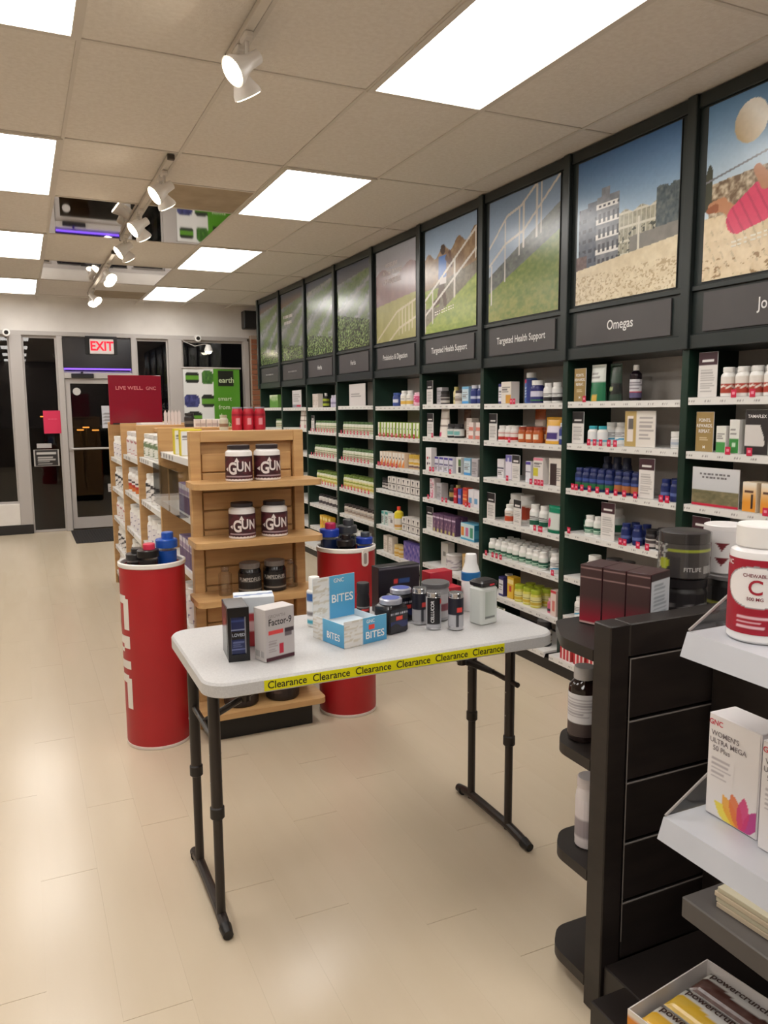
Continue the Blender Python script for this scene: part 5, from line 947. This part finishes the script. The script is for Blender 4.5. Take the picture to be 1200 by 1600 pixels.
bottle('can2', 'chrome_bottle', 'chrome bottle with black label lettered CELLUCOR', 'bottle', .0265, .132, (200, 200, 204), (206, 206, 210), lambda u, v: putc(np.where(((v > .1) & (u > .3) & (u < .62))[..., None], fillc(u, (24, 22, 26)), fillc(u, (170, 170, 176))), (np.abs(u - .66) < .05) & (np.abs(v - .88) < .08), (226, 70, 64)), cr=.98, ch=.1, lz=(.06, .9), seg=24, bm=chrome, shoulder=.97, capm=chrome, lres=(48, 30), extra=[('lettering', letters([('CELLUCOR', .0165, -.011, .066, math.pi / 2, .95)], oncyl(.0274), L=.006), mat((226, 226, 228)))])
put('can', tb(1.268, 2.432), -.1, 'rear left chrome bottle with dark blue label on the table', 'chrome bottles'); put('can2', tb(1.281, 2.352), -.2, 'chrome bottle lettered CELLUCOR in the middle of three', 'chrome bottles'); put('can', tb(1.348, 2.312), -.3, 'front right chrome bottle with dark blue label on the table', 'chrome bottles')
bottle('greytub', 'powder_tub', 'squat grey-lidded tub behind the chrome bottles', 'tub', .052, .138, (150, 148, 150), (92, 90, 92), bands((176, 172, 174), (.3, .6, (120, 60, 70))), cr=1.0, ch=.1, seg=24, capm=mat((92, 90, 92), .35))
put('greytub', tb(1.352, 2.468), 0)
root = thing('frosted_bottle', 'frosted square bottle with dark cap at the table right end', 'bottle', tb(1.482, 2.345), R(12))
obj('body', MB().loft([[(x_, y_, z) for x_, y_ in rrect(-.042 + i_, .042 - i_, -.034 + i_, .034 - i_, .012, 3)] for i_, z in ((.003, 0), (0, .004), (0, .128), (.006, .136))]), mat((206, 210, 206), .35), root)
obj('window', sheet('window', 10, 16, flat(.048, .10, -.0346, .02), lambda u, v: putc(mixc((150, 160, 148), (206, 212, 206), .4 + u * .5), (np.abs(v - .06) < .02) | (np.abs(v - .14) < .015), (90, 90, 92))), M['gloss'], root)
obj('cap', MB().loft([[(x_, y_, z) for x_, y_ in rrect(-.036 + i_, .036 - i_, -.030 + i_, .030 - i_, .010, 3)] for i_, z in ((.006, .136), (-.004, .140), (-.006, .152), (.004, .160))]), mat((34, 32, 34), .3), root)
obj('price_sticker', MB().box(-.004, .018, -.0375, -.036, .142, .148).mesh('price_sticker'), mat((206, 60, 70)), root)
root = thing('funnel_bottle', 'white cone-topped bottle with blue band behind the frosted bottle', 'bottle', tb(1.535, 2.52))
obj('body', MB().lathe([(.034, 0), (.036, .004), (.036, .115), (.035, .12)], 22).mesh('body'), mat((226, 226, 226), .35), root)
obj('band', MB().lathe([(.0365, .118), (.037, .122), (.0365, .148), (.034, .151)], 22).mesh('band'), mat((30, 104, 164), .35), root)
obj('cone_cap', MB().lathe([(.034, .151), (.030, .165), (.023, .185), (.021, .215), (.0195, .218)], 22).mesh('cone_cap'), mat((228, 228, 228), .35), root)

# =================================================================== red drum bins
def drum(x_, y_, lab, text):
    t = thing('red_drum', lab, 'bin', (x_, y_, 0))
    obj('wall', MB().lathe([(.150, .012), (.152, .02), (.152, .872), (.146, .872), (.146, .04), (.02, .04)], 48, cap=False).mesh('wall'), M['red'], t)
    obj('base_ring', MB().lathe([(.146, 0), (.153, .002), (.153, .014), (.150, .016)], 48).mesh('base_ring'), mat((222, 208, 198), .5), t)
    obj('rim', MB().lathe([(.1525, .872), (.157, .876), (.157, .892), (.150, .896), (.143, .890), (.143, .872)], 48, cap=False).mesh('rim'), mat((232, 228, 224), .35), t)
    obj('inner_floor', MB().lathe([(.1455, .70), (.1455, .71)], 40).mesh('inner_floor'), mat((200, 196, 192)), t)
    if text:
        rects = []                    # squared logo letters, read downwards: along = distance down the drum, across = round it
        def bar_(a0, a1, c0, c1):
            na, nc = max(1, int((a1 - a0) / .03)), max(1, int((c1 - c0) / .012))
            for i in range(na):
                for j in range(nc):
                    xs = [c0 + (c1 - c0) * q / nc for q in (j, j + 1)]; zs = [.745 - (a0 + (a1 - a0) * q / na) for q in (i, i + 1)]
                    rects.append([(xs[0], zs[1]), (xs[1], zs[1]), (xs[1], zs[0]), (xs[0], zs[0])])
        s1, s2 = -.10, .10
        def curve_(a0): bar_(a0, a0 + .04, s1 + .02, s2 - .02); bar_(a0 + .015, a0 + .165, s2 - .04, s2); bar_(a0 + .015, a0 + .165, s1, s1 + .04)
        def g_(): curve_(0.); bar_(.125, .165, s1 + .04, .0); bar_(.085, .125, -.035, .0)
        def n_l():
            bar_(.195, .235, s1, s2); bar_(.315, .355, s1, s2)
            for q in range(4): bar_(.235 + .02 * q, .255 + .02 * q, s2 - .05 * (q + 1), s2 - .05 * q)
        for fn_ in (g_, n_l, lambda: curve_(.385)):
            rects.clear(); fn_()
            obj('letter', letters([], oncyl(.1532), rects), mat((228, 222, 214), .5), t).rotation_euler = (0, 0, R(-94))
    else:
        c = obj('clasp', MB().prism([(p_[0], p_[1]) for p_ in rrect(-.022, .022, 0, .085, .02, 5)], 0, .004).mesh('clasp'), mat((226, 218, 212), .4), t, (0, 0, 0))
        c.rotation_euler = (R(90), 0, R(18)); c.location = (.047 - .003, -.1475, .80)
        obj('slot', MB().prism(rrect(-.010, .010, .012, .07, .009, 4), .004, .0052).mesh('slot'), mat((150, 140, 134), .5), c)
    return t
drum(.535, 3.80, 'left red drum bin lettered GNC, holding blue and black shakers', True); drum(1.52, 3.755, 'right red drum bin with a pale clasp slot behind the table', False)
def shaker(loc, col, lid, lab, h_=.24, r_=.044, tilt=(0, 0), strap=None):
    root = thing('shaker_bottle', lab, 'bottle', loc)
    obj('cup', MB().lathe([(r_ * .82, 0), (r_, h_ * .6), (r_ * 1.02, h_ * .72)], 24).mesh('cup'), mat(col, .25), root)
    obj('lid', MB().lathe([(r_ * 1.05, h_ * .76), (r_ * 1.13, h_ * .77), (r_ * 1.13, h_ * .88), (r_ * 1.05, h_ * .895), (r_ * .72, h_ * .90)], 24).mesh('lid'), mat(lid, .3), root)
    obj('spout', MB().lathe([(r_ * .62, h_ * .895), (r_ * .62, h_ * .985), (r_ * .55, h_)], 18, r_ * .12, 0).mesh('spout'), mat(strap or lid, .3), root)
    root.rotation_euler = (tilt[0], tilt[1], 0)
shaker((.607, 3.80, .712), (26, 78, 168), (30, 84, 180), 'blue shaker bottle in the left red drum', .31, .046)
shaker((.512, 3.745, .712), (26, 22, 22), (24, 20, 20), 'black shaker with pink spout in the left red drum', .27, .045, (0, 0), (214, 52, 84))
shaker((.468, 3.85, .712), (34, 32, 32), (40, 38, 38), 'dark low shaker at the back of the left red drum', .235, .041, (0, 0))
shaker((1.44, 3.785, .712), (20, 34, 70), (34, 66, 176), 'blue lidded shaker at the left of the right red drum', .30, .046, (0, 0), (196, 40, 90))
shaker((1.487, 3.68, .712), (28, 18, 22), (24, 18, 20), 'black shaker at the front left of the right red drum', .25, .041, (0, 0))
shaker((1.548, 3.80, .712), (44, 50, 54), (66, 68, 72), 'large smoky grey shaker in the middle of the right red drum', .31, .046)
shaker((1.605, 3.705, .712), (28, 56, 150), (30, 60, 160), 'blue shaker at the right of the right red drum', .25, .039, (0, 0), (60, 66, 76))

# =================================================================== dark end cap on the right
EX0, EX1, EY0, EY1, ET = 1.289, 2.25, 1.455, 1.519, 1.064
t = thing('dark_endcap', 'espresso brown slat-panel gondola end with short shelves, right foreground', 'shelving', (EX0, EY1, 0))
def dp(name, x0, x1, y0, y1, z0, z1, ma=None, bev=.003): return obj(name, MB().box(x0 - EX0, x1 - EX0, y0 - EY1, y1 - EY1, z0, z1, bev).mesh(name), ma or M['dark'], t)
dp('stile', EX0, EX0 + .062, EY0, EY1, 0, ET); dp('stile', EX1 - .062, EX1, EY0, EY1, 0, ET); dp('top_rail', EX0 + .062, EX1 - .062, EY0, EY1, ET - .085, ET)
dp('backer', EX0 + .062, EX1 - .062, EY0 + .028, EY1, 0, ET - .085)
edge = mat((120, 113, 108), .4)
z = ET - .090
while z > .2:
    dp('slat', EX0 + .068, EX1 - .068, EY0 + .002, EY0 + .028, z - .158, z, None, .002)
    dp('slat_edge', EX0 + .068, EX1 - .068, EY0 + .0008, EY0 + .002, z - .0032, z, edge, 0)
    z -= .1665
dp('slat_edge', EX0 + .0662, EX0 + .0690, EY0 + .0005, EY0 + .002, .2, ET - .09, edge, 0)
poly = [(0, 0), (.96, 0), (.96, .14), (.88, .275), (.09, .275), (.0, .13)]
def soften(poly, r_=.03):
    out = []
    n_ = len(poly)
    for i in range(n_):
        a, b, c = Vector(poly[i - 1]), Vector(poly[i]), Vector(poly[(i + 1) % n_])
        if i < 2: out.append(tuple(b)); continue
        p, q = b + (a - b).normalized() * r_, b + (c - b).normalized() * r_
        for k in range(5):
            s_ = k / 4; out.append(tuple(p * (1 - s_) ** 2 + b * 2 * s_ * (1 - s_) + q * s_ ** 2))
    return out
des = MB().prism(soften(poly), -.03, 0).mesh('end_shelf'); des.materials.append(M['dark'])
des2 = MB().prism(soften([(0, 0), (.96, 0), (.96, .13), (.90, .195), (.06, .195), (.0, .13)]), -.03, 0).mesh('end_shelf'); des2.materials.append(M['dark'])
for z in (.988, .692, .385, .082): obj('end_shelf', des if z > .9 else des2, None, t, (0, 0, z))
dp('base_deck', 1.19, 1.30, .86, EY0 - .08, .0, .15); dp('base_deck', 1.30, 1.72, -.4, EY0, .0, .15)
dp('spine', 1.64, 1.68, -.4, EY0 + .0, .15, ET - .03)
gs = dp('grey_shelf', 1.30, 1.64, -.4, 1.207, .447, .497, mat((84, 80, 78), .45))
# maroon boxes on its top shelf
carton('maroon', 'maroon_box', 'maroon box', 'box', .0715, .105, .170, (56, 26, 32), lambda u, v: putc(putc(mixc((150, 22, 44), (62, 38, 40), np.clip(v * 2.2 - .1, 0, 1)), (np.abs(v - .80) < .008) | (np.abs(v - .955) < .006), (150, 120, 118)), v < .035, (190, 160, 156)), bands((196, 200, 206), (.9, 1, (40, 24, 28)), lines=(.08, .86), nl=12, lc=(150, 156, 164)), res=(12, 50), rough=.3)
A = Vector((1.422, 1.742)); Dv = Vector((.068, -.205)).normalized(); Nv = Vector((-Dv.y, Dv.x))
for k, nm in enumerate(('farthest', 'middle', 'nearest')):
    c = A + Dv * (.036 + k * .0725) + Nv * .055
    put('maroon', (c.x, c.y, .988), math.atan2(Dv.y, Dv.x), '%s of the three maroon boxes on the dark end cap' % nm, 'maroon boxes')
bottle('tub_low', 'powder_tub', 'black tub', 'tub', .066, .122, (26, 23, 24), (30, 26, 28), lambda u, v: putc(bands((34, 30, 32))(u, v), (np.abs(v - .45) < .12) & ((vn(u, v, 20, 3, 4)) > .5), (120, 116, 116)), cr=1.0, ch=.2, seg=28, extra=[('lid_print', MB().lathe([(.058, .1222), (.058, .1228)], 24).mesh('lid_print'), mat((196, 120, 136), .4))])
put('tub_low', (1.735, 1.66, .988), 0, 'black tub with pink lid under the lime-striped tub')
bottle('fitlife', 'powder_tub', 'clear-wrapped dark grey tub with lime stripe lettered FITLIFE', 'tub', .070, .132, (66, 62, 62), (50, 47, 48), lambda u, v: putc(putc(putc(fillc(u, (74, 70, 70)), (np.abs(v - .80) < .035) & (u > .36), (176, 186, 60)), (u < .36) & (vn(u, v, 30, 10, 3) > .55), (196, 196, 190)), (np.hypot((u - .33) * 4, v - .4) < .18), (190, 200, 40)), cr=.99, ch=.22, seg=30, lz=(.03, .76), shoulder=.97, lres=(60, 24), rough=.25,
       extra=[('lettering', letters([('FITLIFE', .017, .012, .028)], oncyl(.0718), L=.01), mat((226, 224, 222))), ('barcode', sheet('barcode', 24, 2, lambda u, v: (.0714 * np.sin(.62 + u * .5), -.0714 * np.cos(.62 + u * .5), .016 + v * .022), lambda u, v: putc(fillc(u, (226, 224, 222)), (u * 11) % 1 < .5, (40, 38, 40))), M['print']),
              ('clear_wrap', MB().lathe([(.0728, .002), (.0728, .131)], 30, cap=False).mesh('clear_wrap'), M['clearplastic'])])
put('fitlife', (1.735, 1.66, 1.1118), -.62)
bottle('tub_low2', 'powder_tub', 'black tub with wide grey lid under the white tub', 'tub', .068, .118, (24, 22, 22), (96, 92, 92), lambda u, v: putc(bands((28, 25, 26))(u, v), np.abs(v - .35) < .05, (150, 150, 60)), cr=1.04, ch=.09, seg=28, capm=mat((110, 106, 106), .3))
put('tub_low2', (1.90, 1.64, .988), 0)
bottle('tritub', 'powder_tub', 'white tub printed with two dark red triangles', 'tub', .062, .145, (226, 222, 222), (230, 226, 226), lambda u, v: putc(putc(fillc(u, (224, 220, 220)), (np.abs(u - .5) * 2 < .10 * (v - .52) / .2) & (v > .52) & (v < .72), (110, 26, 36)), (np.abs(u - .5) * 2 < .10 * (v - .16) / .2) & (v > .16) & (v < .36), (110, 26, 36)), cr=1.0, ch=.08, seg=28, lz=(.04, .9), shoulder=.98, lres=(90, 40))
put('tritub', (1.90, 1.66, 1.1070), -1.0)
amber = bpy.data.materials.new('dark_amber'); amber.use_nodes = True; nn, ll, bb = nodes(amber)
bb.inputs['Base Color'].default_value = lin((30, 18, 16)) + [1]; bb.inputs['Roughness'].default_value = .08
bottle('amberb', 'amber_bottle', 'dark amber bottle with white label and ridged grey cap on dark shelf', 'bottle', .042, .205, (30, 18, 16), (170, 166, 164), lambda u, v: putc(bands((206, 204, 206), (.0, .32, (70, 58, 56)), lines=(.45, .92), nl=7, lc=(156, 152, 156), ux=(.2, .6))(u, v), (u > .66) | (u < .18), (40, 28, 26)), cr=.68, ch=.15, lz=(.08, .66), seg=28, bm=amber, lres=(50, 40))
put('amberb', (1.365, 1.64, .692), -.5)
bottle('whitelow', 'supplement_bottle', 'tall plain white bottle on the third dark shelf', 'bottle', .036, .20, (214, 206, 206), (206, 198, 198), bands((216, 208, 210), lines=(.1, .7), nl=9, lc=(150, 140, 144)), cr=.9, ch=.12, seg=22)
put('whitelow', (1.375, 1.62, .385), 0)
# snack bar display on the base deck
root = thing('snack_bar_tray', 'open white tray of wrapped power crunch bars at the lower right', 'display box', (1.364, 1.169, .1510), R(8))
w2, d2, hh = .15, .11, .062
obj('tray_bottom', MB().box(-w2, w2, -d2, d2, 0, .003).mesh('tray_bottom'), mat((220, 214, 208)), root)
for nm, a in (('tray_side', (-w2, -w2 + .003, -d2, d2)), ('tray_side', (w2 - .003, w2, -d2, d2)), ('tray_side', (-w2 + .003, w2 - .003, -d2, -d2 + .003)), ('tray_side', (-w2 + .003, w2 - .003, d2 - .003, d2))):
    obj(nm, MB().box(a[0], a[1], a[2], a[3], .003, hh).mesh(nm), mat((222, 216, 212), .5), root)
obj('side_print', sheet('side_print', 10, 6, lambda u, v: (u * 0 - w2 - .0006, d2 - u * 2 * d2, v * hh), bands((224, 140, 40), (.7, 1, (230, 220, 206)))), M['print'], root)
def bar(x_, y_, z_, rz, col, lab, txtcol):
    o = thing('snack_bar', lab, 'snack bar', (x_, y_, z_), rz, 'wrapped power crunch bars')
    me = sheet('wrapper', 20, 14, lambda u, v: ((u - .5) * .19, (v - .5) * .088, .004 + .016 * (1 - np.abs(2 * v - 1) ** 3) * np.clip((1 - np.abs(2 * u - 1)) * 8, 0, 1)), lambda u, v: np.where((v < .46 + .1 * np.sin(u * 7))[..., None], mixc(col, np.asarray(col) * .7 + 60, vn(u, v, 10, 6, 5)), fillc(u, (222, 218, 214))))
    obj('wrapper', me, M['gloss'], o)
    obj('wrapper_back', MB().box(-.095, .095, -.044, .044, 0, .004).mesh('wrapper_back'), mat((206, 200, 196)), o)
    obj('lettering', letters([('powercrunch', .028, 0, .020)], lambda a, b: (a, b, .0222), bold=.02), mat(txtcol), o)
for k, (col, nm) in enumerate((((228, 170, 30), 'orange'), ((226, 178, 40), 'yellow'), ((74, 40, 32), 'dark chocolate'))):
    q = Matrix.Rotation(R(8), 2) @ Vector((-.096 + k * .096, -.004))
    bar(1.364 + q.x, 1.169 + q.y, .1845, R(-82), col, '%s wrapped power crunch bar in the white tray' % nm, (70, 50, 44))
t2 = thing('booklet_stack', 'stack of cream paged booklets on the grey shelf', 'booklets', (1.42, 1.05, .4975), R(3))
for k in range(4): obj('booklet', MB().box(-.075, .075, -.10, .10, k * .012, k * .012 + .0112, .001).mesh('booklet'), mat((196 - 8 * (k % 2), 180, 156), .7), t2, (.002 * (k % 2), .003 * (k % 3), 0))

# =================================================================== white-shelf rack at the right edge
t = thing('white_shelf_rack', 'rack of white metal shelves cut off by the right edge', 'shelving', (.84, .2, 0))
obj('back_panel', MB().box(.40, .44, -.62, .60, 0, 1.42, .003).mesh('back_panel'), M['dark'], t)
obj('base', MB().box(.0, .40, -.62, .58, 0, .15, .003).mesh('base'), M['dark'], t)
for z, ye, xo in ((1.284, .592, 0), (.956, .668, .048)):
    xr = .40 - xo; prof = [(0, 0), (-.012, -.034), (-.009, -.035), (.005, -.010), (xr, -.010), (xr, 0)]
    b = MB().loft([[(a, -.62, c) for a, c in prof], [(a, ye, c) for a, c in prof]])
    s_ = obj('shelf', b, noisy('white_metal_shelf', (182, 184, 190), (190, 192, 198), (1, 1, 1), 6, .38), t, (xo, 0, z))
    obj('end_guard', MB().loft([[(.004, ye - .003, .002), (.36, ye - .003, .002), (.36, ye - .003, .17), (.17, ye - .003, .10)], [(.004, ye, .002), (.36, ye, .002), (.36, ye, .17), (.17, ye, .10)]]).mesh('end_guard'), M['acrylic'], s_)
    obj('guard_edge', MB().tube((.002, ye - .0015, .002), (.17, ye - .0015, .10), .0022, 6).mesh('guard_edge'), mat((150, 144, 140), .4), s_)
for key in ('vitc',):
    ell = lambda u, v: ((u - .5) / .155) ** 2 + ((v - .63) / .27) ** 2
    bottle('vitc', 'vitamin_bottle', 'white bottle with crimson label lettered CHEWABLE C, right edge', 'bottle', .041, .158, (232, 230, 230), (234, 232, 230), lambda u, v: putc(putc(fillc(u, (160, 18, 44)), ell(u, v) < 1.12, (150, 146, 150)), ell(u, v) < 1, (232, 228, 228)) + 0 * u[..., None], cr=.84, ch=.17, lz=(.08, .72), seg=40, shoulder=.9, lres=(180, 70),
           extra=[('lettering', letters([('C', .028, 0, .076)], oncyl(.0424), L=.01), mat((160, 22, 46))), ('lettering', letters([('CHEWABLE', .0066, 0, .0925), ('500 MG', .0066, 0, .061)], oncyl(.0424), L=.01), mat((120, 40, 56))), ('lettering', letters([('GNC', .009, -.044, .107)], oncyl(.0424), L=.01), mat((236, 226, 226))), ('small_print', sheet('small_print', 24, 12, lambda u, v: (.0423 * np.sin((u - .5) * 1.4), -.0423 * np.cos((u - .5) * 1.4), .020 + v * .022), bands((160, 18, 44), lines=(.05, .95), nl=3, lc=(222, 180, 190))), M['print'])])
put('vitc', (.905, .728, 1.2843), R(-60))
put('vitc', (.99, .66, 1.2843), R(-50), 'white vitamin bottle behind the crimson labelled one, at the right edge')
def petals(u, v):
    c = fillc(u, (226, 222, 222))
    for k, (a, col) in enumerate(((2.55, (236, 214, 60)), (2.2, (232, 160, 50)), (1.88, (222, 110, 60)), (1.0, (176, 36, 120)), (1.5, (206, 50, 110)))):
        cx, cy = .72, -.06; dx, dy = u - cx, (v - cy) * 1.7; rr = np.hypot(dx, dy); th = np.arctan2(dy, dx)
        m_ = (rr < .66) & (np.abs(th - a) < .46 * (1 - (rr / .66) ** 2) + .01)
        c = np.where(m_[..., None], c * .15 + np.asarray(col, float) * .85, c)
    return c
carton('womens', 'vitamin_box', "white box lettered WOMEN'S ULTRA MEGA with a rainbow flower", 'box', .098, .055, .166, (222, 218, 220), petals, bands((216, 212, 216), lines=(.1, .9), nl=12, lc=(186, 180, 186)), res=(50, 80),
       extra=[('lettering', letters([("WOMEN'S", .0115, -.016, .136), ('ULTRA MEGA', .0115, -.010, .124), ('50 Plus', .0115, -.022, .112)], onflat(-.0288)), mat((126, 118, 122))), ('lettering', letters([('GNC', .012, -.034, .153)], onflat(-.0288)), mat((200, 40, 60))), ('small_print', sheet('small_print', 20, 20, lambda u, v: (-.046 + u * .05, u * 0 - .0286, .062 + v * .04), bands((225, 221, 221), lines=(.05, .95), nl=5, lc=(180, 174, 178))), M['print'])])
put('womens', (.987, .803, .9563), R(-91)); put('womens', (.974, .694, .9563), R(-90), "second white WOMEN'S ULTRA MEGA box, cut off at the right edge")
